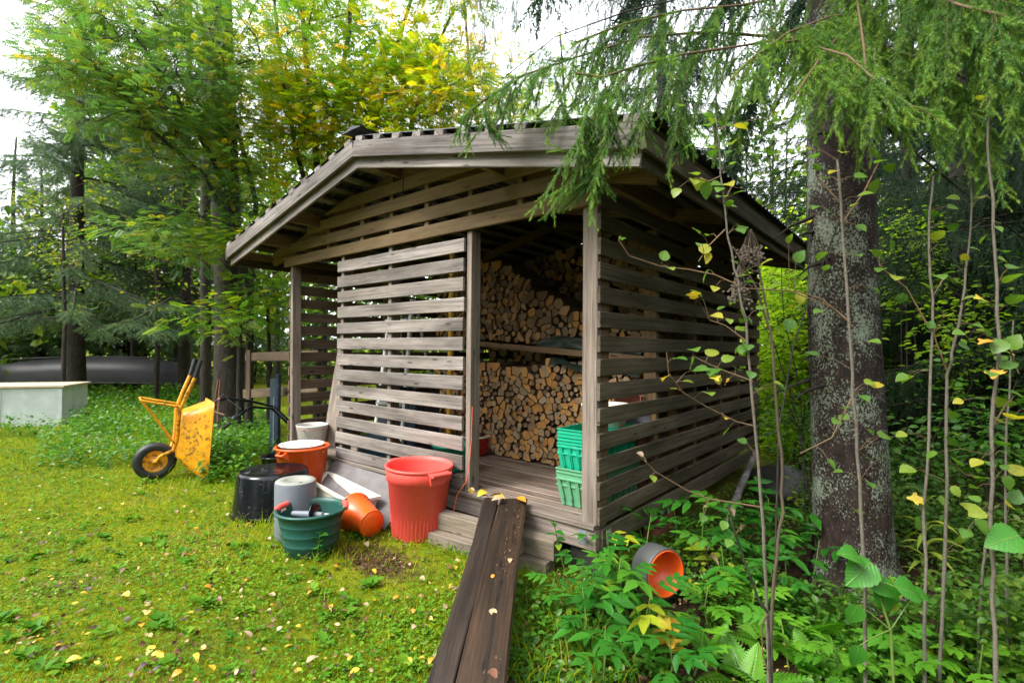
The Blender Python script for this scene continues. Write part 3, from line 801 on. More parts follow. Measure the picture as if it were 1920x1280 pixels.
# what lies in the green tub
tw = thing('garden_hand_tool', 'grey scoop with a round guard lying in the green tub', 'tool', GT + Vector((0, 0, .175)), rad(20))
mb = MB(); mb.tube([(-.15, .0, .05), (.0, 0, .062), (.09, .0, .07)], [.018, .022, .016], 10); mb.build('shaft', 'grey_plastic', tw)
mb = MB(); mb.lathe([(0, -.004), (.052, -.006), (.058, 0), (.052, .006), (0, .004)], 24, R=Matrix.Rotation(rad(80), 3, 'Y'), c=(.03, 0, .08)); mb.build('guard', 'black_plastic', tw)
mb = MB(); mb.box((.0, .0, .0), (.24, .09, .06), R=Matrix.Rotation(rad(-6), 3, 'Y')); mb.box((.10, .02, .05), (.06, .05, .03), 1); mb.build('head', ['blue_panel', 'white'], tw)
# grey canister standing on end
th = thing('grey_canister', 'blue-grey plastic cylinder standing upright behind the green tub', 'canister', ground(G(553, 1005)))
mb = MB(); mb.lathe([(0, 0), (.128, 0), (.132, .01), (.134, .37), (.130, .384)], 40); mb.build('wall', 'grey_plastic', th)
mb = MB(); mb.lathe([(.131, .3835), (.122, .391), (.07, .392), (.066, .385), (0, .3855)], 40); mb.tube([(.10, -.02, .391), (.10, -.02, .398)], .012, 10); mb.build('lid', 'lid_grey', th)
# black tub upside down
th = thing('black_tub', 'large glossy black plastic tub turned upside down on the grass', 'tub', ground(G(512, 958)))
mb = MB(); mb.lathe([(.302, .0), (.306, .012), (.296, .03), (.29, .05), (.262, .31), (.25, .334), (.225, .338), (.20, .326), (.10, .330), (0, .331)], 56); mb.build('body', 'black_plastic', th)
# small black bucket
th = pail('black_bucket', 'small black bucket half hidden behind the orange tub', 'bucket', ground(G(518, 905)), .10, .132, .27, 'black_plastic')
# orange tub with a white basin in it
OT = ground(G(566, 926))
th = pail('orange_tub', 'orange plastic tub with handles and a white basin inside', 'tub', OT, .175, .218, .44, 'orange', lip=.016)
for a in (rad(-70), rad(110)):
    mb = MB(); Rz = Matrix.Rotation(a, 3, 'Z')
    for s in (-1, 1):
        mb.add([Rz @ Vector(v) for v in ((.214, s * .03, .425), (.275, s * .025, .40), (.270, s * .025, .385), (.208, s * .035, .345), (.214, s * .042, .425), (.275, s * .037, .40), (.270, s * .037, .385), (.208, s * .05, .345))],
               [(0, 1, 2, 3), (7, 6, 5, 4), (0, 4, 5, 1), (1, 5, 6, 2), (2, 6, 7, 3)])
    mb.tube([Rz @ Vector((.27, y, .395)) for y in (-.037, 0, .037)], .010, 8)
    mb.build('handle', 'orange', th)
bail(th, .226, .40, 'handle_wood', rad(-70 + 90), rad(-52))
bs = thing('white_basin', 'white plastic basin nested inside the orange tub', 'basin', OT + Vector((-.01, 0, .34)))
mb = MB(); mb.lathe([(0, .0), (.15, .0), (.182, .105), (.192, .108), (.192, .114), (.178, .112), (.146, .012), (0, .01)], 44); mb.build('body', 'white', bs)
# orange bucket lying on its side
pb, pr = W(699, 982, 3.47), W(655, 955, 3.70)
ax = (pr - pb); ax.z = 0; ax.normalize(); ax.z = .10; ax.normalize()
Rm = basis(ax, (0, 0, 1)) @ Matrix(((0, 0, 1), (1, 0, 0), (0, 1, 0)))
b0 = ground(pb, .105)
th = pail('orange_bucket', 'glossy orange bucket lying on its side in front of the white planter', 'bucket', b0, .088, .125, .275, 'orange', lip=.010, R=Rm, ribs=(.06,))
bail(th, .132, .255, 'steel', 1.0, rad(60))
# white planter trough
p1, p2 = Vector((-2.70, -.25, 0)), Vector((-1.76, -.40, 0))
rz = math.atan2(p2.y - p1.y, p2.x - p1.x)
th = thing('planter_trough', 'long dirty white plastic planter trough resting on the ground', 'planter', ground((p1 + p2) / 2), rz)
mb = MB(); Lh, wh, hh = .50, .115, .185
def ring(a, b, z): return [(-a, -b, z), (a, -b, z), (a, b, z), (-a, b, z)]
rings = [ring(Lh - .05, wh - .03, 0), ring(Lh - .012, wh - .006, hh - .02), ring(Lh + .012, wh + .012, hh - .02), ring(Lh + .012, wh + .012, hh), ring(Lh - .012, wh - .012, hh), ring(Lh - .058, wh - .038, .014)]
vs = sum(rings, []); fs = [(i * 4 + k, i * 4 + (k + 1) % 4, i * 4 + 4 + (k + 1) % 4, i * 4 + 4 + k) for i in range(5) for k in range(4)] + [(3, 2, 1, 0), (20, 21, 22, 23)]
mb.add(vs, fs); mb.build('body', 'white_plastic', th)
mb = MB()
for k in range(60):
    x, y_ = RNG.uniform(-.40, .40), RNG.uniform(-.06, .06); s = RNG.uniform(.008, .025)
    mb.box((x, y_, .018 + s * .3), (s * 1.5, s, s * .5), R=Matrix.Rotation(RNG.uniform(0, 3), 3, 'Z'))
tag(mb.build('soil_crumbs', 'litter' if False else 'rust', th), kind='stuff')
# plywood sheet leaning on the sill behind the trough
th = thing('plywood_sheet', 'stained grey plywood sheet leaning against the slatted wall foot', 'board', (-2.16, -.15, gz(-2.16, -.15)))
mb = MB()
A = [(-.60, -.15, .0), (.66, -.24, .0), (.62, .085, .245), (-.56, .10, .255)]
nrm = Vector((0, -.7, .7)) * .012
vs = [Vector(a) for a in A] + [Vector(a) + nrm for a in A]
mb.add(vs, [(3, 2, 1, 0), (4, 5, 6, 7), (0, 1, 5, 4), (1, 2, 6, 5), (2, 3, 7, 6), (3, 0, 4, 7)]); mb.build('sheet', 'ply', th)
# enamel bucket and rusty pail in the west bay
EB = onz(585, 838, 0); EB.z = .002
th = pail('enamel_bucket', 'white enamel bucket with a faint red border on the shed floor', 'bucket', EB, .125, .150, .235, 'enamel_white', lip=.006)
mb = MB()
for k in range(26):
    a = 2 * math.pi * k / 26; rr = .150
    for q in (0, 1):
        aa = a + q * .11
        mb.tube([(rr * math.cos(aa - .05), rr * math.sin(aa - .05), .19 + .006 * q), (rr * 1.004 * math.cos(aa), rr * 1.004 * math.sin(aa), .202 - .008 * q), (rr * math.cos(aa + .05), rr * math.sin(aa + .05), .19)], .0024, 4)
mb.build('border_pattern', 'pink', th)
bail(th, .156, .195, 'steel', rad(-60), rad(-55))
th = pail('rusty_pail', 'rusty brown pail with wire handle behind the enamel bucket', 'pail', Vector((-3.5, .52, 0.002)), .12, .165, .36, 'rust', lip=.006)
bail(th, .17, .33, 'rust', rad(-50), rad(-40))
# red enamel pot
RP = onz(892, 851, 0); RP.z = 0.002
th = pail('enamel_pot', 'dark red enamel pot with pale rim on the shed floor', 'pot', RP, .125, .13, .17, 'enamel_red', lip=.003)
mb = MB(); mb.lathe([(.128, .165), (.146, .172), (.150, .180), (.143, .186), (.122, .182)], 36); mb.build('rim', 'white_plastic', th)
# ------------------------------------------------------------------ crates
def crate_mesh(l, w, h, mat):
    mb = MB(); bx, by = l / 2, w / 2
    def rg(s, z): return [(-bx * s, -by * s, z), (bx * s, -by * s, z), (bx * s, by * s, z), (-bx * s, by * s, z)]
    q = .86
    rings = [rg(q, 0), rg(.965, h - .075), rg(1.0, h - .075), rg(1.0, h - .066), rg(.97, h - .064), rg(.975, h - .034), rg(1.0, h - .032), rg(1.0, h - .022), rg(.975, h - .02), rg(.98, h - .008), rg(1.01, h - .008), rg(1.01, h), rg(.95, h), rg(q - .02, .008)]
    vs = sum(rings, []); n = len(rings) - 1
    mb.add(vs, [(i * 4 + k, i * 4 + (k + 1) % 4, i * 4 + 4 + (k + 1) % 4, i * 4 + 4 + k) for i in range(n) for k in range(4)] + [(3, 2, 1, 0), tuple(n * 4 + k for k in range(4))])
    for ax, half, oth in ((0, bx, by), (1, by, bx)):
        m = 7 if ax == 0 else 5
        for k in range(m):
            u = (k / (m - 1) - .5) * 1.75 * half
            for s in (-1, 1):
                a = (u * q, s * oth * (q + .005), .004); b = (u * .965, s * oth * .968, h - .078); tt = .004; ww = .012
                if ax == 0:
                    v = [(a[0] - ww, a[1], a[2]), (a[0] + ww, a[1], a[2]), (a[0] + ww, a[1] + s * .012, a[2]), (a[0] - ww, a[1] + s * .012, a[2])]
                    v2 = [(b[0] - ww, b[1], b[2]), (b[0] + ww, b[1], b[2]), (b[0] + ww, b[1] + s * .012, b[2]), (b[0] - ww, b[1] + s * .012, b[2])]
                else:
                    a = (s * bx * (q + .005), u * q, .004); b = (s * bx * .968, u * .965, h - .078)
                    v = [(a[0], a[1] - ww, a[2]), (a[0], a[1] + ww, a[2]), (a[0] + s * .012, a[1] + ww, a[2]), (a[0] + s * .012, a[1] - ww, a[2])]
                    v2 = [(b[0], b[1] - ww, b[2]), (b[0], b[1] + ww, b[2]), (b[0] + s * .012, b[1] + ww, b[2]), (b[0] + s * .012, b[1] - ww, b[2])]
                mb.add(v + v2, [(k_, (k_ + 1) % 4, 4 + (k_ + 1) % 4, 4 + k_) for k_ in range(4)])
    return mb
CR = Vector((-.235, .44, 0.0))
spec = [('green_crate', 0.003, .205, 0, 'pale green plastic crate at the bottom of the stack by the corner post'),
        ('green_crate', .046, .205, .004, 'pale green plastic crate nested in the bottom one of the stack'),
        ('teal', .205, .21, -.012, 'lowest teal plastic crate, standing on the pale green crates'),
        ('teal', .250, .21, -.008, 'middle teal plastic crate nested in the corner stack'),
        ('teal', .295, .21, -.016, 'topmost teal plastic crate of the corner stack'),
        ]
for k, (m, z, h, dx, lab) in enumerate(spec):
    th = thing('plastic_crate', lab, 'crate', CR + Vector((dx, j(.006), z)), rad(90) + j(.02), 'plastic crates stacked by the corner post')
    l, w = (.56, .33) if m == 'green_crate' else (.53, .31)
    crate_mesh(l, w, h, m).build('body', m, th)
# wide white tub and bits on top of the crates
th = pail('white_tub', 'round white plastic tub resting on the teal crates', 'tub', Vector((-.21, .50, .506)), .12, .165, .15, 'white_plastic', lip=.012)
th = thing('grey_basin', 'upturned grey basin behind the white tub', 'basin', Vector((-.20, .88, .44)))
mb = MB(); mb.lathe([(.19, 0), (.195, .008), (.18, .016), (.15, .12), (.13, .135), (0, .138)], 36); mb.build('body', 'grey_plastic', th)
th = thing('wooden_box', 'brown wooden box standing behind the crates', 'box', Vector((-.21, .86, .0)))
mb = MB()
for s in (-1, 1):
    mb.box((0, s * .135, .21), (.28, .02, .42)); mb.box((s * .13, 0, .21), (.02, .25, .42))
mb.box((0, 0, .425), (.30, .30, .02)); mb.build('case', 'rust', th)
th = pail('clay_pot', 'reddish flower pot lying against the firewood', 'flower pot', Vector((-.19, .92, .60)), .07, .105, .18, 'brick', lip=.004, R=Matrix.Rotation(rad(70), 3, 'X'))
# tarpaulins over the firewood
def cloth(name, label, pts_fn, nu, nv, mat):
    V = [pts_fn(a / (nu - 1), b / (nv - 1)) for b in range(nv) for a in range(nu)]
    F = [(b * nu + a, b * nu + a + 1, (b + 1) * nu + a + 1, (b + 1) * nu + a) for b in range(nv - 1) for a in range(nu - 1)]
    me = npmesh(name, np.array(V), np.array(F), mat, smooth=True)
    o = ob(name, me); tag(o, label, 'tarpaulin'); return o
def tp1(a, b):
    x = -1.24 + a * 1.05
    hgt = .14 * min(1, a * 3.2) ** .6
    if b < .6: y, z = 1.005 - .012 * math.sin(b * 9), 1.04 - .0677 * (x + 1.3) + hgt * b / .6
    else: y, z = 1.005 + (b - .6) * .9, 1.04 - .0677 * (x + 1.3) + hgt + .02 * math.sin(a * 12)
    return (x, y + .012 * math.sin(a * 23 + b * 7), z + .006 * math.sin(a * 31))
cloth('tarpaulin', 'dark green tarpaulin folded on the shelf above the firewood', tp1, 40, 16, 'tarp')
def tp2(a, b):
    x = -1.05 + a * .85
    return (x, .96 + b * .30 + .02 * math.sin(a * 19), .93 - .03 * a + .03 * math.sin(a * 11 + b * 4) + .03 * b + (-.05 if b < .12 else 0))
cloth('tarpaulin', 'dark green tarpaulin crumpled under the shelf on the lower firewood', tp2, 36, 9, 'tarp')

# ------------------------------------------------------------------ things stored behind the slats
# plank leaning in the west bay
mbp = board_mesh('leaning_plank', 1.06, .165, .024, 'wood_post')
a, b_ = onz(621, 826, 0.0), W(614, 628, 5.45)
lp = ony(617, 800, .22); o = ob('leaning_plank', mbp, None, Vector((lp.x, .22, .0)), basis(Vector((-.06, .20, 1.0)), (1, .25, 0))); tag(o, 'broad grey plank leaning upright in the open west bay', 'plank')
# ladder
th = thing('step_ladder', 'white metal step ladder standing behind the slatted front panel', 'ladder', Vector((-2.72, .46, 0)), rad(0))
mb = MB()
for x in (0, .40):
    mb.tube([(x * 1.1 - .02, -.1, 0), (x * .8 + .06, .05, 1.5)], .022, 6)
mb.build('front_frame', 'white', th)
mb = MB()
for x in (0, .40): mb.tube([(x + .12, .36, 0), (x * .8 + .06, .09, 1.5)], .016, 6)
mb.build('rear_frame', 'alu', th)
for k in range(5):
    mb = MB(); z = .22 + k * .27; u = z / 1.5; mb.box((.20, -.1 + .15 * u, z), (.40 - .06 * u, .08, .025)); mb.build('step', 'alu', th)
th = thing('storage_box', 'dark plastic storage box behind the slatted front panel', 'box', Vector((-2.42, .55, .0)))
mb = MB(); mb.box((0, 0, .32), (.55, .3, .62)); mb.build('body', 'blue_panel', th)
mb = MB(); mb.box((0, 0, .648), (.6, .34, .03)); mb.build('lid', 'black_plastic', th)
th = thing('blue_bag', 'crumpled blue tarpaulin bag on the floor behind the slats', 'bag', Vector((-2.45, .24, .0)))
mb = MB(); mb.lathe([(0, 0), (.2, 0), (.23, .06), (.20, .16), (.12, .21), (0, .215)], 18, sx=1.3, sy=.7); mb.build('body', 'blue_tarp', th)
pail('green_bucket', 'green plastic bucket on the floor behind the red bin', 'bucket', Vector((-1.62, .36, .003)), .12, .15, .22, 'teal')
th = thing('rake_handle', 'yellow pole standing behind the slats beside the door', 'pole', Vector((ony(843, 500, .30).x, .30, 0)))
mb = MB(); mb.tube([(0, 0, 0), (.0, .03, 1.83)], .022, 8); mb.build('shaft', 'mustard', th)
th = thing('lime_ball', 'lime green ball resting on the firewood behind the slats', 'ball', Vector((ony(805, 768, .80).x, .80, ony(805, 768, .80).z)))
mb = MB(); mb.lathe([(0, -.08), (.045, -.066), (.07, -.04), (.08, 0), (.07, .04), (.045, .066), (0, .08)], 20); mb.build('body', 'lime', th)
th = thing('tool_handle', 'long thin tool handle leaning in the west bay corner', 'tool', Vector((ony(630, 700, .3).x, .3, 0)))
mb = MB(); mb.tube([(0, 0, 0), (-.02, .15, 1.40)], .012, 8); mb.build('shaft', 'black_plastic', th)
mb = MB(); mb.tube([(-.02, .15, 1.40), (-.024, .163, 1.52)], .017, 8); mb.tube([(-.07, .163, 1.52), (.03, .163, 1.52)], .014, 8); mb.build('grip', 'handle_wood', th)
# orange cord
mb = MB(); pts = []
P0 = [(-.985, -.03, .62), (-.99, -.05, .30), (-1.0, -.07, .10), (-1.05, -.12, .0), (-1.06, -.135, -.1), (-1.02, -.14, -.20), (-.95, -.15, -.24)]
for i in range(len(P0) - 1):
    for q in range(4):
        u = q / 4; pts.append(Vector(P0[i]).lerp(Vector(P0[i + 1]), u) + Vector((j(.004), j(.004), 0)))
mb.tube(pts, .0032, 6)
tag(mb.build('cord', 'cord'), 'thin orange cord hanging down the door post to the ground', 'cord')

# ------------------------------------------------------------------ timbers and ramp at the doorway
def timber(label, p0, p1, h, w, mat='wood_beam', name='timber'):
    p0, p1 = Vector(p0), Vector(p1)
    o = ob(name, board_mesh(name, (p1 - p0).length, h, w, mat, ch=.008, wob=.004, bow=.004), None, p0, basis(p1 - p0, (0, 0, 1)))
    return tag(o, label, 'timber')
timber('upper grey timber lying along the sill behind the ramp', (-1.17, -.21, -.158), (-.20, -.105, -.163), .115, .10)
timber('lower grey timber half sunk in the grass under the upper timber', (-1.24, -.285, -.268), (-.22, -.150, -.275), .11, .12)
timber('short offcut of timber sticking out beside the ramp', (-.62, -.255, -.165), (-.38, -.225, -.16), .075, .05)
rt0, rt1 = Vector((-.66, -.06, .020)), Vector((.62, -1.86, -.265))
dr = (rt1 - rt0).normalized(); sd_ = -dr.cross(Vector((0, 0, 1))).normalized(); upn = dr.cross(sd_)
def ramp(label, off, w, mat, dz=0, L=2.2, e0=0):
    c = rt0 + sd_ * off + upn * dz
    o = ob('ramp_plank', board_mesh('ramp_plank', L, w, .045, mat, ch=.010, wob=.012, bow=.012, e0=e0), None, c, basis(dr, sd_))
    return tag(o, label, 'plank', 'ramp planks at the doorway')
ramp('narrow dark brown plank forming the west side of the ramp', -.088, .100, 'wood_ramp', 0)
ramp('wide rotten orange-brown plank forming the east side of the ramp', .056, .178, 'wood_ramp2', .003)
MAT['chip'] = m_plain('pale_rotten_chip', (0.13, 0.078, 0.042), 0.7, 0, 40, 0.5)
# rotten chips along the wide plank
mb = MB()
for k in range(340):
    u = RNG.uniform(.15, 1.75); q = RNG.gauss(.06, .05)
    if not -.03 < q < .14: continue
    c = rt0 + dr * u + sd_ * q + upn * .029; s = RNG.uniform(.0012, .0055) * (2.2 if RNG.random() < .06 else 1)
    mb.box(c, (s * RNG.uniform(1, 4), s * .7, .005), RNG.randint(0, 1), basis(dr + Vector((j(.5), j(.5), j(.15))), upn))
tag(mb.build('wood_chips', ['wood_ramp2', 'chip']), 'flakes of rotten wood scattered on the wide ramp plank', 'wood chips', None, 'stuff')
# ------------------------------------------------------------------ pipe
pc = W(1250, 1076, 2.66); pass
axp = (-RT * .44 + FW * .90 + Vector((0, 0, -.06))).normalized()
th = thing('orange_pipe', 'short wide pipe with orange inside lying among the leaves', 'pipe', pc, R=basis(axp, (0, 0, 1)) @ Matrix(((0, 0, 1), (1, 0, 0), (0, 1, 0))))
mb = MB(); mb.lathe([(.121, .004), (.129, .002), (.132, .012), (.128, .03), (.126, .13), (.11, .135)], 44); mb.build('shell', 'shell_grey', th)
mb = MB(); mb.lathe([(.121, .0035), (.117, -.003), (.112, .006), (.110, .115), (0, .12)], 44); mb.build('lining', 'orange', th)
# ------------------------------------------------------------------ wheelbarrow stood on its nose
wc = G(290, 899)
wc = Vector((wc.x, wc.y, wc.z + .185))
fx = (Vector((RT.x, RT.y, 0)).normalized() * math.cos(rad(38)) + Vector((FW.x, FW.y, 0)).normalized() * math.sin(rad(38)))
# canonical pose: +x forward, +z up, wheel axle at the origin; tipped so that the handles point up and the tray faces +x
zz = Vector((0, 0, 1))
tip = rad(97)
ex = fx * math.cos(tip) - zz * math.sin(tip)
ez = fx * math.sin(tip) + zz * math.cos(tip)
ey = ez.cross(ex)
Rw = Matrix((ex, ey, ez)).transposed()
wb = thing('wheelbarrow', 'rusty yellow wheelbarrow tipped up on its front wheel', 'wheelbarrow', wc, R=Rw)
RY = Matrix.Rotation(rad(90), 3, 'X')
wh = MB(); wh.lathe([(.105, -.035), (.125, -.045), (.16, -.047), (.178, -.03), (.184, 0), (.178, .03), (.16, .047), (.125, .045), (.105, .035)], 40, R=RY)
whl = wh.build('wheel', 'black_rubber', wb)
mb = MB(); mb.lathe([(.0, -.05), (.025, -.05), (.03, -.02), (.06, -.012), (.092, -.03), (.108, -.034), (.108, .034), (.092, .03), (.06, .012), (.03, .02), (.025, .05), (0, .05)], 32, R=RY); mb.build('rim', 'yellow_paint', whl)
for s in (-1, 1):
    mb = MB()
    mb.tube([(0, s * .075, 0), (-.06, s * .085, .03), (-.13, s * .12, .13), (-.25, s * .15, .14), (-.52, s * .19, .12), (-.70, s * .21, .16), (-.86, s * .23, .20)], .017, 10)
    mb.build('frame_tube', 'yellow_paint', wb)
    mb = MB(); mb.tube([(-.86, s * .23, .20), (-1.04, s * .25, .225)], .020, 10); mb.build('grip', 'black_rubber', wb)
    mb = MB(); mb.tube([(-.56, s * .19, .12), (-.60, s * .19, -.20)], .012, 8); mb.tube([(-.60, s * .19, -.20), (-.20, s * .145, .12)], .009, 8); mb.build('leg', 'yellow_paint', wb)
mb = MB(); mb.tube([(-.60, -.19, -.20), (-.60, .19, -.20)], .010, 8); mb.build('leg_brace', 'yellow_paint', wb)
mb = MB()
mb.tube([(0, -.085, 0), (0, .085, 0)], .012, 8); mb.build('axle', 'rust', wb)
mb = MB()
def rr(x0, x1, w, z, r=.06, n=5):
    out = []
    for cx, cy, a0 in ((x1 - r, w - r, 0), (x0 + r, w - r, 90), (x0 + r, -w + r, 180), (x1 - r, -w + r, 270)):
        for k in range(n):
            a = rad(a0 + 90 * k / (n - 1)); out.append((cx + r * math.cos(a), cy + r * math.sin(a), z))
    return out
def lift(pts, k): return [(x, y, z + k * (x + .3)) for x, y, z in pts]
rings = [lift(rr(-.50, -.06, .19, .155), -.0), lift(rr(-.54, .04, .25, .25), .02), lift(rr(-.60, .16, .315, .40), .06), lift(rr(-.63, .19, .335, .405), .06), lift(rr(-.63, .19, .335, .412), .06), lift(rr(-.595, .155, .31, .408), .06), lift(rr(-.49, -.07, .18, .162), 0)]
n = len(rings[0])
mb.add(sum(rings, []), [(i * n + k, i * n + (k + 1) % n, (i + 1) * n + (k + 1) % n, (i + 1) * n + k) for i in range(len(rings) - 1) for k in range(n)], 0, True)
mb.add(rings[0], [tuple(range(n))[::-1]]); mb.add(rings[-1], [tuple(range(n))])
mb.build('tray', 'yellow_paint', wb)

# ------------------------------------------------------------------ by the west wall
FY = .35
def fp(px, py): return ony(px, py, FY)
th = thing('pallet_rack', 'brown board frame fixed against the west wall, two rails and an upright', 'frame', (fp(500, 700).x, FY, gz(-4.2, FY)))
for (a, b_, y) in (((461, 669), (600, 666), 0), ((457, 738), (600, 730), 0)):
    p, q = fp(*a), fp(*b_); q.x = min(q.x, XW - .03)
    board('rail', p, q, .115, .022, 'wood_pallet', th)
p, q = fp(469, 748), fp(470, 656)
board('upright', p - Vector((0, .023, 0)), q - Vector((0, .023, 0)), .105, .022, 'wood_pallet', th, up=(1, 0, 0))
bp = ony(514, 835, .22)
bp = ground(bp)
th = thing('blue_board', 'dark blue plastic board standing on edge beside the west corner post', 'panel', bp)
mb = MB(); mb.box((0, 0, .46), (.15, .05, .92)); mb.tube([(.09, .0, .02), (.09, .0, .98)], .028, 10); mb.tube([(.045, -.03, .1), (.045, -.03, .7)], .008, 6, 1); mb.build('body', ['blue_panel', 'steel'], th)
# walk-behind machine: only its handlebars show
tp = W(512, 790, 5.75)
gt = ground(tp)
th = thing('garden_tiller', 'walk-behind garden machine with black bent handlebars and grips', 'tiller', gt)
T0 = th.location
def hp(px, py, d): return W(px, py, d) - T0
for k, pts in enumerate(((hp(512, 762, 5.8), hp(470, 752, 5.55), hp(425, 747, 5.35), hp(414, 750, 5.3), hp(385, 780, 5.2)), (hp(512, 766, 5.6), hp(475, 763, 5.35), hp(462, 768, 5.25), hp(440, 786, 5.15), hp(418, 803, 5.1)))):
    mb = MB(); mb.tube(pts[:-1], .014, 8); mb.build('handlebar', 'black_plastic', th)
    mb = MB(); a, b_ = pts[-2], pts[-1]; mb.tube([a.lerp(b_, .35), b_], .019, 10); mb.build('grip', 'black_rubber', th)
    mb = MB(); mb.tube([a.lerp(b_, .1) + Vector((0, 0, .02)), a.lerp(b_, .2) + Vector((0, 0, .045))], .018, 8); mb.tube([a.lerp(b_, -.2) + Vector((0, 0, .03)), a.lerp(b_, .8) + Vector((0, 0, .06))], .006, 6, 1); mb.build('lever', ['pink' if k == 0 else 'steel', 'black_plastic'], th)
mb = MB(); mb.tube([hp(425, 747, 5.35), hp(452, 768, 5.3)], .010, 8); mb.build('cross_bar', 'black_plastic', th)
mb = MB(); mb.tube([hp(512, 764, 5.7), Vector((.35, .25, .25))], .03, 8); mb.box((.4, .3, .3), (.35, .3, .3)); mb.build('engine', 'black_plastic', th)
for s in (-1, 1):
    mb = MB(); mb.lathe([(0, -.04), (.12, -.05), (.16, -.03), (.16, .03), (.12, .05), (0, .04)], 20, R=RY, c=(.4, .3 + s * .2, .16)); mb.build('wheel', 'black_rubber', th)
# old red cart behind
rc = G(392, 775); rc = ground(W(392, 770, 7.2))
th = thing('rusty_rack', 'rust-red bar rack leaning among weeds behind the wheelbarrow', 'frame', rc)
mb = MB()
mb.tube([(0, 0, 0), (.05, .1, .85)], .016, 8); mb.tube([(.16, .05, 0), (.06, .12, .85)], .016, 8); mb.tube([(-.10, 0, .42), (.30, .1, .36)], .013, 8)
mb.build('bar_frame', 'rust', th)
# ------------------------------------------------------------------ white chest, boat
c0, c1 = G(114, 798), G(163, 783)
dirw = (c1 - c0); dirw.z = 0; Wc = dirw.length; dirw.normalize()
side = Vector((-dirw.y, dirw.x, 0))
if side.dot(RT) > 0: side = -side
ch = thing('white_chest', 'white painted chest with bare wooden lid on the grass', 'chest', ground(c0), R=Matrix((-side, dirw, Vector((0, 0, 1)))).transposed())
hh = (798 - 727) / FPX * (c0 - CAMP).dot(FW)
mb = MB(); mb.box((-.80, Wc / 2, hh / 2), (1.6, Wc, hh)); mb.build('case', 'chest', ch)
mb = MB(); mb.box((-.80, Wc / 2, hh + .026), (1.68, Wc + .06, .03)); mb.build('lid', 'chest_lid', ch)
mb = MB()
for x in (-.01, -.8, -1.59): mb.box((x, -.006, hh / 2), (.045, .014, hh - .02))
mb.build('corner_strip', 'chest', ch)
bo = ground(W(190, 730, 13.0))
bx = (RT * .97 + FW * .25); bx.z = 0; bx.normalize()
bt = thing('overturned_boat', 'dark grey rowing boat turned keel up under the spruces', 'boat', bo, R=basis(bx, (0, 0, 1)))
mb = MB(); prof = []
nx, na = 25, 13; V = []
for i in range(nx):
    u = i / (nx - 1); x = (u - .5) * 4.5
    wv = .72 * (1 - abs(2 * u - 1) ** 2.6) ** .6 + (.35 if u > .97 else 0) * 0
    if u > .9: wv = max(wv, .40)
    kz = .98 - .10 * (2 * u - 1) ** 2
    for k in range(na):
        a = math.pi * k / (na - 1)
        y = -wv * math.cos(a); z = .36 + .1 * (2 * u - 1) ** 2 * -1 + (kz - .36) * (math.sin(a) ** .55)
        V.append((x, y, z))
F = [(i * na + k, i * na + k + 1, (i + 1) * na + k + 1, (i + 1) * na + k) for i in range(nx - 1) for k in range(na - 1)]
mb.add(V, F, 0, True); mb.add(V[-na:], [tuple(range(na))]); mb.build('hull', 'boat', bt)
mb = MB(); mb.tube([(x, 0, .985 - .10 * (2 * (x / 4.5 + .5) - 1) ** 2) for x in np.linspace(-2.2, 2.2, 12)], .022, 6); mb.build('keel', 'boat', bt)
for s in (-1, 1):
    mb = MB(); mb.tube([(V[i * na + (0 if s < 0 else na - 1)]) for i in range(1, nx)], .025, 6); mb.build('gunwale', 'boat', bt)
for x in (-1.3, 1.3):
    mb = MB(); mb.box((0, 0, .17), (.10, 1.2, .34))
    tb = mb.build('trestle', 'wood_pallet', None, bo + bx * x, basis(bx, (0, 0, 1))); tag(tb, 'low wooden trestle under the ' + ('bow' if x < 0 else 'stern') + ' of the overturned boat', 'trestle')
# ------------------------------------------------------------------ stone and birch pole behind the shed corner
sp_ = ground(W(1465, 905, 4.7))
me = MB(); V = []
for a in range(9):
    for b in range(16):
        th_, ph = math.pi * a / 8, 2 * math.pi * b / 16
        d = Vector((math.sin(th_) * math.cos(ph), math.sin(th_) * math.sin(ph), math.cos(th_)))
        k = 1 + .35 * noise.noise(d * 1.6 + Vector((3, 1, 0)))
        V.append((d.x * .30 * k, d.y * .26 * k, max(-.1, d.z * .21 * k + .02)))
me.add(V, [(a * 16 + b, a * 16 + (b + 1) % 16, a * 16 + 16 + (b + 1) % 16, a * 16 + 16 + b) for a in range(8) for b in range(16)], 0, True)
tag(me.build('boulder', 'stone', None, sp_ + Vector((0, 0, .06))), 'wet dark boulder with a shiny top behind the spruce', 'boulder')
a, b_ = W(1418, 862, 4.6), W(1365, 940, 3.9)
a = ground(a, .42); b_ = ground(b_, .04)
mb = MB(); mb.tube([a, a.lerp(b_, .5) + Vector((0, 0, .015)), b_], [.024, .028, .032], 10)
tag(mb.build('birch_pole', 'bark_birch'), 'pale birch pole leaning beside the shed corner', 'pole')
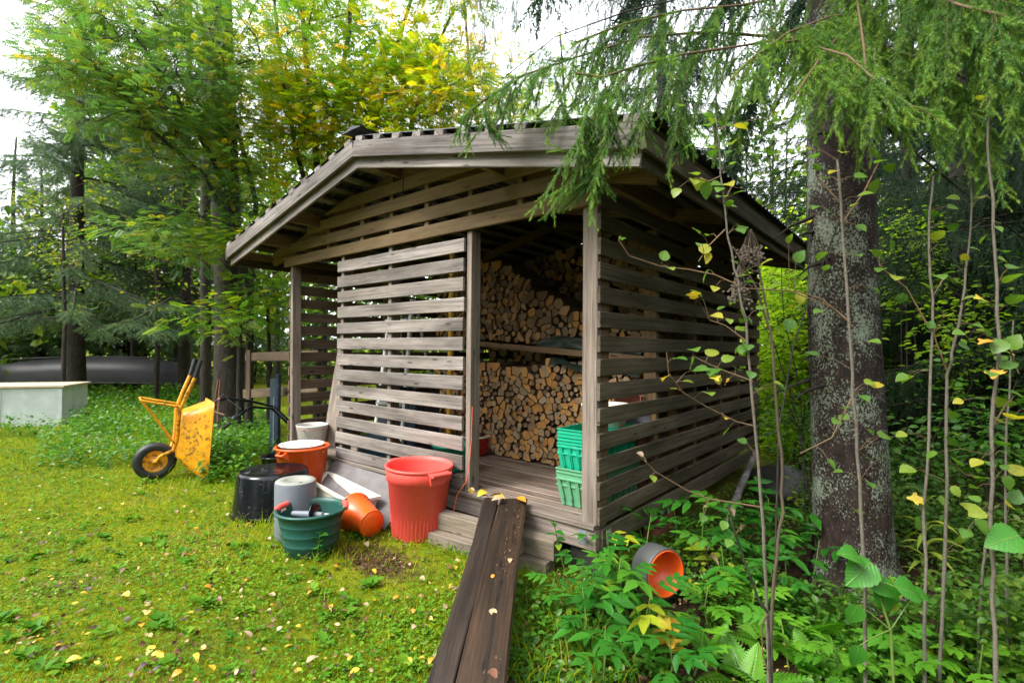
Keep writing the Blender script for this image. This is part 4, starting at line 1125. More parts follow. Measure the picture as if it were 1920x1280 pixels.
# ------------------------------------------------------------------ small shapes that foliage is made of
def proto_needles(n, nl, nw, ang=48, seed=1, r0=.0):
    r = np.random.RandomState(seed); V = []; F = []
    for i in range(n):
        u = .03 + .97 * i / n; ph = i * 2.39996 + r.uniform(-.3, .3)
        a = rad(ang + r.uniform(-12, 12)) * (1 - .35 * u)
        d = np.array([math.cos(a), math.sin(a) * math.cos(ph), math.sin(a) * math.sin(ph)])
        s = np.cross(d, r.normal(size=3)); s /= np.linalg.norm(s)
        p = np.array([u, 0, 0]); l = nl * r.uniform(.8, 1.15) * (1 - .25 * u)
        k = len(V); V += [p - s * nw / 2, p + s * nw / 2, p + d * l]; F.append((k, k + 1, k + 2))
    return np.array(V), np.array(F)
def diamond(l, w, fold=.15, x0=0, y0=0, ang=0, z0=0):
    c, s = math.cos(ang), math.sin(ang)
    P = [(0, 0, 0), (.45 * l, w / 2, fold * w), (l, 0, -.08 * l), (.45 * l, -w / 2, fold * w)]
    return [(x0 + c * x - s * y, y0 + s * x + c * y, z0 + z) for x, y, z in P]
def proto_leaf(l=1, w=.55, fold=.18):
    return np.array(diamond(l, w, fold)), np.array([(0, 1, 2), (0, 2, 3)])
def proto_leaf6(l=1, w=.62, fold=.15):
    V = [(0, 0, 0), (.25 * l, w * .42, fold * w), (.62 * l, w * .46, fold * w * .8), (l, 0, -.10 * l), (.62 * l, -w * .46, fold * w * .8), (.25 * l, -w * .42, fold * w), (.5 * l, 0, 0)]
    return np.array(V), np.array([(0, 6, 1), (1, 6, 2), (2, 6, 3), (3, 6, 4), (4, 6, 5), (5, 6, 0)])
def proto_pinnate(pairs=6, ll=.32, lw=.115):
    V = []; F = []
    for i in range(pairs):
        x = .2 + .72 * i / (pairs - 1)
        for s in (-1, 1):
            k = len(V); V += diamond(ll * (1 - .15 * abs(i / pairs - .4)), lw, .1, x, 0, s * rad(66), -.10 * x * x); F += [(k, k + 1, k + 2), (k, k + 2, k + 3)]
    k = len(V); V += diamond(ll, lw, .1, .92, 0, 0, -.09); F += [(k, k + 1, k + 2), (k, k + 2, k + 3)]
    return np.array(V), np.array(F)
def proto_blade():
    return np.array([(0, -.5, 0), (0, .5, 0), (.55, .32, .0), (.55, -.32, 0), (1, 0, -.22)]), np.array([(0, 1, 2), (0, 2, 3), (3, 2, 4)])
def proto_stem():
    V = [(x, math.cos(a) * r, math.sin(a) * r) for x, r in ((0, 1), (1, .5)) for a in (0, 2.1, 4.2)]
    return np.array(V), np.array([(0, 1, 4), (0, 4, 3), (1, 2, 5), (1, 5, 4), (2, 0, 3), (2, 3, 5)])
PN_NEAR = [proto_needles(58, .20, .032, 50, s) for s in (1, 2, 3)]
PN_FAR = [proto_needles(36, .14, .031, 50, s) for s in (4, 5)]
PN_MID = [proto_needles(50, .11, .017, 48, s) for s in (6, 7)]
PL, PL6, PP, PB, PS = proto_leaf(), proto_leaf6(), proto_pinnate(), proto_blade(), proto_stem()
def scatter(protos, P, D, sc, tint, U=None, roll=None, tvar=None):
    """copies of the given small shapes at P pointing along D"""
    if not isinstance(protos, list): protos = [protos]
    idx = NR.randint(0, len(protos), len(P)); out = []
    for k, (v, f) in enumerate(protos):
        m = idx == k
        if not m.any(): continue
        T = frames(D[m], None if U is None else U[m], None if roll is None else roll[m])
        out.append(inst(v, f, P[m], T, np.asarray(sc)[m], tint[m], tvar))
    return merge(out)
def stuff_part(name, parts, mat, parent=None, loc=(0, 0, 0), kind='stuff'):
    V, F, T = merge(parts) if isinstance(parts, list) else parts
    V = V - np.array(loc)
    o = ob(name, npmesh(name, V, F, mat, np.clip(T, 0, 1)), parent, (0, 0, 0) if parent else loc)
    if kind: o['kind'] = kind
    return o
def curve_pts(p0, d, L, droop, n=7, curl=0.0):
    p0 = np.asarray(p0); d = np.asarray(d) / np.linalg.norm(d)
    t = np.linspace(0, 1, n)[:, None]
    return p0 + d * L * t + np.array([0, 0, -1.]) * L * (droop * t ** 2 - curl * t ** 4)
def poly_at(P, t):
    """points and tangents along a polyline at fractions t"""
    P = np.asarray(P); seg = np.linalg.norm(np.diff(P, axis=0), axis=1); cum = np.concatenate(([0], np.cumsum(seg)))
    s = np.clip(t, 0, .9999) * cum[-1]; i = np.clip(np.searchsorted(cum, s, 'right') - 1, 0, len(seg) - 1)
    u = ((s - cum[i]) / seg[i])[:, None]; T = (P[i + 1] - P[i]) / seg[i][:, None]
    return P[i] + (P[i + 1] - P[i]) * u, T, cum[-1]
def nv(v): return np.array((v.x, v.y, v.z))

# ------------------------------------------------------------------ spruces
def spruce_arrays(H, r0, z0, z1, Lmax, whorls, seed, per_m=15, twig=(.22, .5), protos=PN_FAR, droop=.45, hang=.75, clear=None, tb=(.1, .7)):
    """branch tubes and needle arrays of a spruce standing at the origin"""
    global NR
    keep = NR; NR = np.random.RandomState(seed)
    br = MB(); Ps, Ds, Ss, Ts = [], [], [], []
    for z in np.linspace(z0, z1, whorls):
        f = (z - z0) / max(.1, z1 - z0); L0 = Lmax * (1 - f) ** .75 + .25
        for k in range(NR.randint(4, 7)):
            az = NR.uniform(0, 2 * math.pi); L = L0 * NR.uniform(.7, 1.1)
            d = np.array([math.cos(az), math.sin(az), NR.uniform(.0, .3) - (.15 if f < .3 else 0)])
            if clear and clear(d, z): continue
            pts = curve_pts((0, 0, z + NR.uniform(-.15, .15)), d, L, droop * NR.uniform(.7, 1.2), 8, droop * .5)
            br.tube([tuple(p) for p in pts], [max(.006, .028 * (1 - i / 8) * L / Lmax) for i in range(8)], 4, cap=False)
            n = int(L * per_m * 2)
            t = NR.uniform(.12, 1, n) ** .8
            P, T, _ = poly_at(pts, t)
            side = np.cross(T, (0, 0, 1.)); side /= np.linalg.norm(side, axis=1, keepdims=True)
            s = NR.choice([-1, 1], n)[:, None]
            D = T * .45 + side * s * NR.uniform(.1, 1.0, (n, 1)) + np.array([0, 0, -1.]) * NR.uniform(.2, 1.5, (n, 1)) * hang
            Ps.append(P); Ds.append(D); Ss.append(NR.uniform(*twig, n) * (1 - .45 * t)); Ts.append(NR.uniform(*tb, n) + .25 * t)
    arr = scatter(protos, np.concatenate(Ps), np.concatenate(Ds), np.concatenate(Ss), np.concatenate(Ts))
    NR = keep
    return br, arr
def spruce(label, base, H, r0, arrs, mat='needle_far', rz=0.0, sc=1.0, bark='bark_dark', share=None, group='spruces around the shed'):
    th = thing('spruce_tree', label, 'tree', base, rz, group)
    mb = MB(); pts = [(0.02 * math.sin(k * 1.3), .02 * math.cos(k), H * k / 8 - .05) for k in range(9)]
    mb.tube(pts, [r0 * (1.25 if k == 0 else 1) * (1 - .8 * k / 8) for k in range(9)], 12); mb.build('trunk', bark, th)
    if share is None:
        br, arr = arrs
        o1 = br.build('branches', bark, th); o2 = stuff_part('crown', arr, mat, th)
    else:
        o1, o2 = (ob(n, s.data, th) for n, s in zip(('branches', 'crown'), share))
        for o in (o1, o2): o.scale = (sc, sc, sc)
    o1['kind'] = o2['kind'] = 'stuff'
    return o1, o2
A1 = spruce_arrays(13, .17, 2.0, 10, 2.9, 20, 21, per_m=30, twig=(.28, .62))
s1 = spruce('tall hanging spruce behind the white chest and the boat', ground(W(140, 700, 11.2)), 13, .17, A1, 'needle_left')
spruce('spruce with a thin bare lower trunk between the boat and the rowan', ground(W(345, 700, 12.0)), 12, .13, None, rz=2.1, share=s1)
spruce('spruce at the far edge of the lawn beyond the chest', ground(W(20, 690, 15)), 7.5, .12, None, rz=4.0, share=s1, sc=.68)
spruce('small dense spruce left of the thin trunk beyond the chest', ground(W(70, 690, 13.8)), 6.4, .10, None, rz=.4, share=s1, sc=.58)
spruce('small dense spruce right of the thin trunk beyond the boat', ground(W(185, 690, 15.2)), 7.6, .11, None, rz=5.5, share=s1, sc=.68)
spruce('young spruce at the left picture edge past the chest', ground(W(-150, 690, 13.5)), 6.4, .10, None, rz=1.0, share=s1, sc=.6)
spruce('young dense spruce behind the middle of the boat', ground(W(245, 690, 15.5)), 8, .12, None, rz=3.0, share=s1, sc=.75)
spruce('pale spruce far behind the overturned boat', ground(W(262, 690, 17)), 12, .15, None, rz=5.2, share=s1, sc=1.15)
A2 = spruce_arrays(14, .16, .6, 9.0, 2.6, 19, 33, per_m=26, twig=(.24, .55), droop=.5)
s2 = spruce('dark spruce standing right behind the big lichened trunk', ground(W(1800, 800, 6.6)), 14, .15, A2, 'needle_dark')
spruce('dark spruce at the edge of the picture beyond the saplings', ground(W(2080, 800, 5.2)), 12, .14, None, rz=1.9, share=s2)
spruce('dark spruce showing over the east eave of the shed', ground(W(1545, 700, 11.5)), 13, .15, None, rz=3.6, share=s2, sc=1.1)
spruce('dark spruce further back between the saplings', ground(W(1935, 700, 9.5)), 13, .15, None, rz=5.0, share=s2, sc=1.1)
for k_, (x_, y_) in enumerate(((5.2, 1.4), (4.8, 4.6), (5.9, -1.4))):  # unseen spruces added to block sky light from the right
    spruce(('unseen dark spruce added east of the big lichened trunk to block light', 'unseen dark spruce added beyond the back corner of the shed to block light', 'unseen dark spruce added beyond the edge saplings to block light')[k_], ground((x_, y_)), 14, .15, None, rz=1.3 + k_ * 2, share=s2)
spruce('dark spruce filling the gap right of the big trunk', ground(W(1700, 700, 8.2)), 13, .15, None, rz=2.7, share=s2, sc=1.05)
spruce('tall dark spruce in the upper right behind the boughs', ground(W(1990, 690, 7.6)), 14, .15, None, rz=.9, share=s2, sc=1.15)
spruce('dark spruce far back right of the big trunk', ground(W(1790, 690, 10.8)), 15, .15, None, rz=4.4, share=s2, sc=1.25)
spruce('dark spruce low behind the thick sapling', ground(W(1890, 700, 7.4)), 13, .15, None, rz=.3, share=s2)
s3 = spruce('tall spruce behind the shed roof with hanging upper branches', ground(W(1240, 690, 10.5)), 15, .16, None, rz=.7, share=s2, sc=1.15)

# the big old trunk beside the shed with its boughs over the roof
TB = ground(G(1603, 1098))
bigt = thing('spruce_tree', 'big spruce with lichened trunk and boughs hanging over the shed roof', 'tree', TB, 0, 'spruces around the shed')
TD = (TB - CAMP).dot(FW)
mb = MB()
def trunkpt(py):
    x = 1603 + (py - 1098) * .045 if py > 600 else 1580.6 + (py - 600) * .018
    return W(x, py, TD + (1098 - py) * .00006)
pts = [trunkpt(y) - TB for y in (1125, 1090, 1040, 960, 800, 600, 400, 200, 0, -300, -700, -1200, -2200)]
rs = [.33, .265, .217, .204, .194, .187, .179, .172, .165, .155, .14, .12, .06]
nS = 40; V = []; 
for i in range(121):
    t = i / 120; u = t ** 1.6 * (len(pts) - 1); k = min(int(u), len(pts) - 2); q = u - k
    c = pts[k].lerp(pts[k + 1], q); r = rs[k] + (rs[k + 1] - rs[k]) * q
    for a in range(nS):
        ph = 2 * math.pi * a / nS
        fl = 1 + (.17 * math.sin(ph * 5 + 1) + .06 * math.sin(ph * 3)) * max(0, 1 - u / 2.2)
        w = .006 * noise.noise(Vector((math.cos(ph) * 6, math.sin(ph) * 6, c.z * 7))) + .006 * noise.noise(Vector((math.cos(ph) * 14, math.sin(ph) * 14, c.z * 16)))
        V.append((c.x + math.cos(ph) * (r * fl + w), c.y + math.sin(ph) * (r * fl + w), c.z))
F = [(i * nS + a, i * nS + (a + 1) % nS, (i + 1) * nS + (a + 1) % nS, (i + 1) * nS + a) for i in range(120) for a in range(nS)]
mb.add(V, F, 0, True); mb.build('trunk', 'bark_spruce', bigt)
sb = MB()
for k in range(26):
    zq = RNG.uniform(.6, 3.4); a = RNG.uniform(math.pi * .75, math.pi * 1.95); u_ = min(range(len(pts)), key=lambda i_: abs(pts[i_].z - zq))
    c_ = pts[u_] + Vector((0, 0, zq - pts[u_].z)); d_ = Vector((math.cos(a), math.sin(a), RNG.uniform(-.3, .2))); r_ = rs[u_] * .96; l_ = RNG.choice((.03, .05, .09, .25))
    sb.tube([c_ + d_ * r_, c_ + d_ * (r_ + l_ * .6) + Vector((0, 0, -.1 * l_)), c_ + d_ * (r_ + l_) + Vector((0, 0, -.3 * l_))], [.012, .008, .004], 6)
sb.build('dead_stubs', 'bark_dark', bigt)['kind'] = 'stuff'
limbs = MB()
nP, nD, nS_, nT = [], [], [], []         # near needles
sP, sD, sS = [], [], []                  # stems of the near shoots
def spray(path, per_m=46, ln=(.05, .115), spread=.75, down=.25, tint=(.25, .85), tip=.35, both=True):
    P, T, L = poly_at(path, np.array([0.]))
    n = max(3, int(L * per_m)); t = (np.arange(n) + NR.uniform(0, 1, n)) / n
    P, T, L = poly_at(path, t)
    side = np.cross(T, NR.normal(0, .35, (n, 3)) + np.array([0, 0, 1.])); side /= np.linalg.norm(side, axis=1, keepdims=True) + 1e-6
    s = np.where(np.arange(n) % 2, 1, -1)[:, None]
    D = T * .8 + side * s * NR.uniform(.35, 1, (n, 1)) * spread + np.array([0, 0, -1.]) * down * NR.uniform(0, 1.4, (n, 1))
    sc = NR.uniform(*ln, n) * (1 - .25 * t)
    nP.append(P); nD.append(D); nS_.append(sc); nT.append(NR.uniform(*tint, n) + tip * (t > .75))
    # needles on the stem itself
    m = max(2, int(L / .07)); t2 = np.arange(m) / m; P2, T2, _ = poly_at(path, t2)
    nP.append(P2); nD.append(T2); nS_.append(np.full(m, .10)); nT.append(NR.uniform(*tint, m))
    k = len(path); limbs.tube([tuple(p) for p in path], [.0022 * (1 - .6 * i / k) for i in range(k)], 4, 1, cap=False)
    sP.append(P); sD.append(D); sS.append(sc)
def bough(pxs, subs, sl=(.25, .5), droop=.5, dn=.45, r=.02, per_m=44, tint=(.2, .75), endspray=True, tmin=.15, side_only=None):
    path = np.array([nv(W(*p)) - nv(TB) for p in pxs])
    k = len(path); limbs.tube([tuple(p) for p in path], [max(.005, r * (1 - .8 * i / (k - 1))) for i in range(k)], 7, 0 if r > .010 else 1)
    t = np.sort(NR.uniform(tmin, 1, subs)); P, T, L = poly_at(path, t)
    for i in range(subs):
        sd = np.cross(T[i], (0, 0, 1.)); sd /= np.linalg.norm(sd)
        s = NR.choice([-1, 1])
        d = T[i] * .55 + sd * s * NR.uniform(.1, .9) + np.array([0, 0, -1.]) * dn * NR.uniform(.3, 1.6)
        l = NR.uniform(*sl) * (1.1 - .5 * t[i])
        spray(curve_pts(P[i], d, l, droop * NR.uniform(.5, 1.3), 6), per_m, tint=tint)
    if endspray: spray(path[k // 2:], per_m, tint=(tint[0] + .15, tint[1] + .15))
def hang(pxs, per_m=52, tint=(.25, .75), **kw):
    spray(np.array([nv(W(*p)) - nv(TB) for p in pxs]), per_m, tint=tint, **kw)
# bough over the front gable
bough([(1655, 20, 2.95), (1560, 45, 2.75), (1480, 72, 2.55), (1380, 88, 2.4), (1280, 102, 2.3), (1190, 125, 2.2), (1130, 145, 2.15), (1080, 138, 2.15)], 26, (.18, .34), .55, .6, .0085, tint=(.3, .9))
bough([(1480, 72, 2.6), (1330, 60, 2.55), (1200, 70, 2.6), (1080, 108, 2.65), (985, 140, 2.7), (905, 190, 2.75), (868, 218, 2.8)], 28, (.16, .34), .5, .55, .008, tint=(.25, .75))
for top, bot, d in (((1180, 140), (1003, 392), 2.12), ((1190, 150), (1028, 402), 2.15), ((1165, 160), (1118, 330), 2.1), ((1150, 170), (1106, 412), 2.14), ((1120, 160), (1085, 280), 2.1), ((1210, 150), (1180, 300), 2.12), ((1075, 140), (1010, 215), 2.15), ((1225, 140), (1205, 250), 2.1), ((1140, 160), (1060, 320), 2.15), ((1100, 150), (1040, 240), 2.2), ((1160, 150), (1135, 260), 2.05),
                    ((1275, 120), (1252, 325), 2.2), ((1290, 120), (1285, 270), 2.25), ((1320, 110), (1300, 230), 2.25), ((1345, 110), (1340, 300), 2.35), ((1310, 100), (1245, 210), 2.3), ((1375, 110), (1385, 280), 2.4), ((1400, 110), (1360, 215), 2.35), ((1430, 110), (1430, 250), 2.4),
                    ((960, 165), (935, 250), 2.7), ((1000, 150), (975, 235), 2.7), ((910, 195), (880, 270), 2.7), ((1040, 140), (1025, 260), 2.65)):
    mid = ((top[0] * .45 + bot[0] * .55) + RNG.uniform(-14, 14) + (12 if bot[0] < 1050 else 0), (top[1] * .5 + bot[1] * .5) - 6)
    hang([(*top, d + .05), (*mid, d), (*bot, d - .02)], per_m=60, ln=(.05, .11), down=.35)
    if bot[1] > 250:
        for s in range(3):
            o1 = RNG.uniform(-30, 30); hang([(mid[0], mid[1], d), (mid[0] + o1, (mid[1] + bot[1]) / 2 + 8, d + .03), (mid[0] + o1 * 1.2 + (bot[0] - mid[0]) * .6, bot[1] - RNG.uniform(10, 60), d + .04)], per_m=60, ln=(.045, .10), down=.35)
# bough crossing the trunk
bough([(1640, 90, 2.85), (1560, 75, 2.5), (1500, 75, 2.3), (1470, 80, 2.25)], 10, (.2, .4), .6, .6, .007, tint=(.35, .95))
bough([(1600, 20, 2.8), (1660, 60, 2.45), (1700, 20, 2.35), (1760, -30, 2.3)], 12, (.25, .45), .5, .5, .007, tint=(.3, .85))
bough([(1440, 55, 2.6), (1520, 85, 2.3), (1590, 105, 2.1), (1640, 150, 2.0), (1700, 195, 1.95), (1770, 228, 1.92)], 24, (.14, .30), .4, .45, .006, tint=(.45, 1.0))
for top, bot, d in (((1570, 100), (1480, 235), 2.15), ((1560, 110), (1530, 260), 2.1), ((1590, 110), (1575, 270), 2.05), ((1640, 90), (1640, 245), 2.0), ((1640, 150), (1600, 210), 2.05), ((1500, 100), (1440, 220), 2.2), ((1610, 130), (1560, 245), 2.0), ((1600, 110), (1610, 330), 2.25), ((1530, 90), (1500, 190), 2.25), ((1580, 200), (1640, 280), 2.0)):
    mid = ((top[0] + bot[0]) / 2 + RNG.uniform(-8, 8), (top[1] + bot[1]) / 2)
    hang([(*top, d + .03), (*mid, d), (*bot, d)], per_m=56, tint=(.4, 1.0), ln=(.05, .12))
# boughs in the upper corner beyond the trunk
bough([(1630, -60, 2.7), (1720, -20, 2.2), (1800, 10, 1.95), (1880, 30, 1.85), (1990, 70, 1.8)], 26, (.25, .5), .75, .8, .008, tint=(.3, .8))
bough([(1640, -200, 2.6), (1760, -120, 2.1), (1860, -80, 1.9), (2000, -40, 1.8)], 22, (.3, .55), .75, .8, .008, tint=(.25, .8))
for top, bot, d in (((1860, 20), (1850, 130), 1.85), ((1880, 30), (1870, 190), 1.9), ((1800, 0), (1790, 140), 2.0), ((1770, 0), (1720, 110), 2.1), ((1910, 20), (1915, 240), 1.9), ((1840, 10), (1825, 170), 2.0), ((1890, 60), (1905, 200), 1.8), ((1740, -20), (1700, 90), 2.2), ((1820, 0), (1780, 90), 1.95)):
    mid = ((top[0] + bot[0]) / 2 + RNG.uniform(-8, 8), (top[1] + bot[1]) / 2)
    hang([(*top, d + .03), (*mid, d), (*bot, d)], per_m=52, tint=(.3, .9), ln=(.06, .13))
bough([(1600, -30, 2.85), (1500, -10, 2.6), (1390, 10, 2.5), (1280, 20, 2.5), (1170, 45, 2.55), (1080, 80, 2.6)], 28, (.2, .36), .6, .8, .008, tint=(.3, .85))
bough([(1640, 30, 2.75), (1560, 30, 2.45), (1480, 60, 2.3), (1410, 110, 2.2), (1370, 150, 2.15)], 30, (.18, .34), .55, .6, .006, tint=(.4, 1.0))
bough([(1600, 60, 2.75), (1660, 90, 2.4), (1730, 110, 2.2), (1800, 160, 2.1), (1850, 220, 2.05)], 34, (.2, .4), .6, .7, .007, tint=(.35, .95))
bough([(1620, -120, 2.7), (1700, -60, 2.3), (1790, -20, 2.1), (1900, 0, 2.0)], 40, (.25, .5), .7, .9, .008, tint=(.35, .9))
bough([(1600, 40, 2.8), (1570, 70, 2.4), (1530, 120, 2.15), (1490, 180, 2.05)], 22, (.16, .3), .5, .5, .006, tint=(.45, 1.0))
bough([(1600, -40, 2.8), (1610, 20, 2.4), (1620, 90, 2.15), (1625, 160, 2.05)], 26, (.16, .32), .5, .5, .006, tint=(.4, 1.0))
V, F, T = scatter(PN_NEAR, np.concatenate(nP), np.concatenate(nD), np.concatenate(nS_), np.concatenate(nT), tvar=.12)
stuff_part('needles', (V, F, T), 'needle_near', bigt)
print('near needles', len(F))
V, F, T = scatter(PS, np.concatenate(sP), np.concatenate(sD), np.stack((np.concatenate(sS), np.full(sum(map(len, sS)), .0013), np.full(sum(map(len, sS)), .0013)), 1), np.zeros(sum(map(len, sS))))
stuff_part('shoot_stems', (V, F, T), 'twig', bigt)
# hanging curtains of the same tree, higher and further out
cP, cD, cS, cT = [], [], [], []
def curtain(pxs, n, ln=(.35, .8), r=.012, sub=2, tb=(.1, .6)):
    path = np.array([nv(W(*p)) - nv(TB) for p in pxs]); k = len(path)
    limbs.tube([tuple(p) for p in path], [max(.005, r * (1 - .7 * i / (k - 1))) for i in range(k)], 5, 0)
    P, T, L = poly_at(path, NR.uniform(.05, 1, n))
    for i in range(n):
        d = T[i] * NR.uniform(-.1, .5) + NR.normal(0, .22, 3) + np.array([0, 0, -1.2])
        l = NR.uniform(*ln); pts = curve_pts(P[i], d, l, .25, 6)
        m = max(4, int(l * 22)); t = NR.uniform(.0, 1, m); Q, TT, _ = poly_at(pts, t)
        D = TT + NR.normal(0, .38, (m, 3)) + np.array([0, 0, -.35])
        cP.append(Q); cD.append(D); cS.append(NR.uniform(.10, .22, m)); cT.append(NR.uniform(*tb, m))
curtain([(1600, -380, 3.6), (1330, -270, 4.4), (1180, -150, 5.0), (1060, -70, 5.5), (960, -40, 5.8), (870, -30, 6.0)], 130, (.35, .95))
curtain([(1600, -480, 3.8), (1280, -330, 5.0), (1100, -190, 5.8), (1000, -80, 6.2), (900, -30, 6.4)], 100, (.45, 1.1))
curtain([(1560, -250, 3.2), (1400, -170, 4.0), (1260, -110, 4.6), (1120, -60, 5.0)], 165, (.3, .7))
curtain([(1560, -120, 3.0), (1440, -60, 3.4), (1350, -20, 3.8), (1180, 20, 4.4), (1040, 70, 4.8), (940, 150, 5.1)], 125, (.2, .5))
curtain([(1640, -300, 3.0), (1730, -200, 3.4), (1850, -120, 3.6), (1960, -60, 3.7)], 90, (.4, .9), tb=(0, .4))
curtain([(1650, 60, 3.4), (1740, 110, 3.7), (1850, 170, 3.9), (1960, 260, 4.0)], 70, (.3, .8), tb=(0, .4))
curtain([(1620, 200, 3.3), (1720, 290, 3.8), (1830, 380, 4.0), (1950, 470, 4.1)], 50, (.3, .75), tb=(0, .4))
uP, uD, uS, uT = [], [], [], []
for a in range(16):      # crown above the picture: it shades the east side
    z = 4.1 + a * .5; az = a * 2.4
    for q in range(8):
        th_ = az + q * 2.1; p = np.array([.2 * math.cos(th_), .2 * math.sin(th_), z])
        pts = curve_pts(p, (math.cos(th_), math.sin(th_), .1), 2.9 - a * .14, .35, 7)
        limbs.tube([tuple(x) for x in pts], [.02 * (1 - i / 8) for i in range(7)], 4, 0, cap=False)
        Pq, Tq, _ = poly_at(pts, NR.uniform(.1, 1, 76))
        uP.append(Pq); uD.append(Tq * .5 + NR.normal(0, .5, (76, 3)) + np.array([0, 0, -.9])); uS.append(NR.uniform(.26, .48, 76)); uT.append(NR.uniform(.1, .6, 76))
V, F, T = scatter(PN_MID, np.concatenate(cP), np.concatenate(cD), np.concatenate(cS), np.concatenate(cT), tvar=.1)
print('curtain', len(F))
stuff_part('upper_crown', scatter([proto_needles(16, .17, .055, 50, s) for s in (8, 9)], np.concatenate(uP), np.concatenate(uD), np.concatenate(uS), np.concatenate(uT), tvar=.1), 'needle_far', bigt)
stuff_part('hanging_twigs', (V, F, T), 'needle_far', bigt)
o = limbs.build('limbs', ['bark_dark', 'twig'], bigt); o['kind'] = 'stuff'

# ------------------------------------------------------------------ broad-leaved trees
def leaf_tree(name, label, cat, stems, clusters, proto, mat, bark, n_leaf=26, ls=(.15, .21), spread=(.30, .30, .15), group=None, tint=(0, .8), tw=.007, warm=None, drop=.25):
    """stems: polylines with radii; clusters: centres of leafy twigs, each tied to the nearest point of the wood"""
    base = Vector(stems[0][0][0]); th = thing(name, label, cat, base, 0, group)
    tr = MB(); tws = MB(); nodes = []
    for pts, rs in stems:
        pts = [Vector(p) for p in pts]
        for p, q in zip(pts, pts[1:]):
            for u in (0, .33, .66): nodes.append(p.lerp(q, u))
        nodes.append(pts[-1]); tr.tube([p - base for p in pts], rs, 9)
    P, D, S, T = [], [], [], []
    for c in sorted(clusters, key=lambda c: min((Vector(c) - n).length for n in nodes[::3])):
        c = Vector(c)
        q = min(nodes, key=lambda n: (n - c).length + max(0, n.z - c.z + .1) * 1.2)
        m = q.lerp(c, .5) + Vector((0, 0, -.06 * (c - q).length)) + Vector([RNG.uniform(-.05, .05) for _ in range(3)])
        l = (c - q).length
        tws.tube([q - base, m - base, c - base], [tw * (1 + l), tw * .8, tw * .4], 4, cap=False)
        nodes += [m, q.lerp(m, .6), c]
        out = np.array(c - q) / max(l, .01)
        k = max(4, int(n_leaf * RNG.uniform(.6, 1.3)))
        off = NR.normal(size=(k, 3)) * np.array(spread)
        along = NR.uniform(-.5, .25, (k, 1)) * l * out * .6
        P.append(np.array(c) + off + along)
        d = off / np.array(spread) * .8 + out * .8 + NR.normal(0, .4, (k, 3)); d[:, 2] = d[:, 2] * .3 - drop
        D.append(d); S.append(NR.uniform(*ls, k)); 
        ct = RNG.uniform(*tint); w = warm(c) if warm else 0
        T.append(np.clip(ct + w + NR.normal(0, .10, k), 0, 1))
    P = np.concatenate(P); D = np.concatenate(D)
    arr = scatter(proto, P, D, np.concatenate(S), np.concatenate(T), roll=NR.normal(0, .45, len(P)), tvar=.06)
    tr.build('trunk', bark, th)
    o = tws.build('branches', bark, th); o['kind'] = 'stuff'
    stuff_part('crown', arr, mat, th, base)
    return th
def blob(px, py, d, rpx, rpy, rd, n):
    """n points through a leafy mass centred on a spot of the view"""
    out = []
    for _ in range(n):
        while True:
            a, b, c = RNG.uniform(-1, 1), RNG.uniform(-1, 1), RNG.uniform(-1, 1)
            if a * a + b * b + c * c < 1: break
        out.append(W(px + a * rpx, py + b * rpy, d + c * rd))
    return out
def stem(pxs, r0, r1, down=True):
    pts = [W(*p) for p in pxs]
    if down: pts = [ground(pts[0], -.05)] + pts
    n = len(pts); return (pts, [r0 + (r1 - r0) * i / (n - 1) for i in range(n)])
warm1 = lambda c: .30 * max(0, noise.noise(Vector((c.x * .9, c.y * .9, c.z * .9)))) + .1
D0 = 8.2
leaf_tree('rowan_tree', 'yellow-green rowan with many dark stems rising behind the shed ridge', 'tree',
    [stem([(600, 420, D0), (590, 250, D0), (575, 120, D0 - .1), (560, -60, D0 - .2)], .075, .03),
     stem([(610, 420, D0), (620, 250, D0 + .2), (655, 60, D0 + .3), (660, -80, D0 + .3)], .06, .03),
     stem([(598, 430, D0), (560, 300, D0 - .3), (530, 150, D0 - .5), (510, -40, D0 - .6)], .05, .02),
     stem([(640, 420, D0 + .5), (700, 250, D0 + .6), (740, 100, D0 + .6), (790, -60, D0 + .6)], .06, .025),
     stem([(650, 420, D0 + .5), (760, 280, D0 + .4), (800, 130, D0 + .3), (850, 20, D0 + .3)], .05, .02)],
    blob(600, 90, D0, 190, 130, 1.3, 66) + blob(660, 230, D0, 170, 110, 1.3, 62) + blob(790, 170, D0, 130, 120, 1.3, 54) + blob(520, 250, D0 - .3, 110, 130, 1.0, 36) + blob(700, -60, D0, 260, 80, 1.5, 36),
    PP, 'rowan', 'bark_rowan', 34, group='rowans behind the shed', tint=(.10, .78), warm=warm1, spread=(.22, .22, .09), ls=(.15, .21))
leaf_tree('rowan_tree', 'pale green rowan spreading its limbs out over the lawn', 'tree',
    [stem([(470, 560, 7.4), (445, 430, 7.2), (400, 300, 6.9), (330, 180, 6.6), (250, 60, 6.3)], .06, .02),
     stem([(452, 470, 7.2), (385, 330, 6.7), (280, 240, 6.3), (200, 130, 6.0), (120, 40, 5.9)], .035, .012),
     stem([(470, 560, 7.4), (480, 380, 7.4), (430, 180, 7.3), (400, 20, 7.2)], .05, .02),
     stem([(430, 410, 7.1), (300, 400, 6.6), (180, 440, 6.3)], .02, .008, False)],
    blob(330, 110, 6.6, 190, 120, .9, 80) + blob(230, 190, 6.3, 120, 60, .7, 30) + blob(370, 260, 6.8, 110, 80, .8, 36) + blob(150, 90, 6.2, 110, 90, .6, 26) + blob(270, 430, 6.6, 110, 18, .5, 12) + blob(360, 470, 6.6, 60, 18, .4, 8) + blob(420, 380, 7.0, 60, 110, .6, 26) + blob(300, 0, 6.5, 240, 60, .9, 44),
    PP, 'rowan_blue', 'bark_rowan', 25, group='rowans behind the shed', tint=(.1, .80), spread=(.19, .19, .07), ls=(.125, .175))
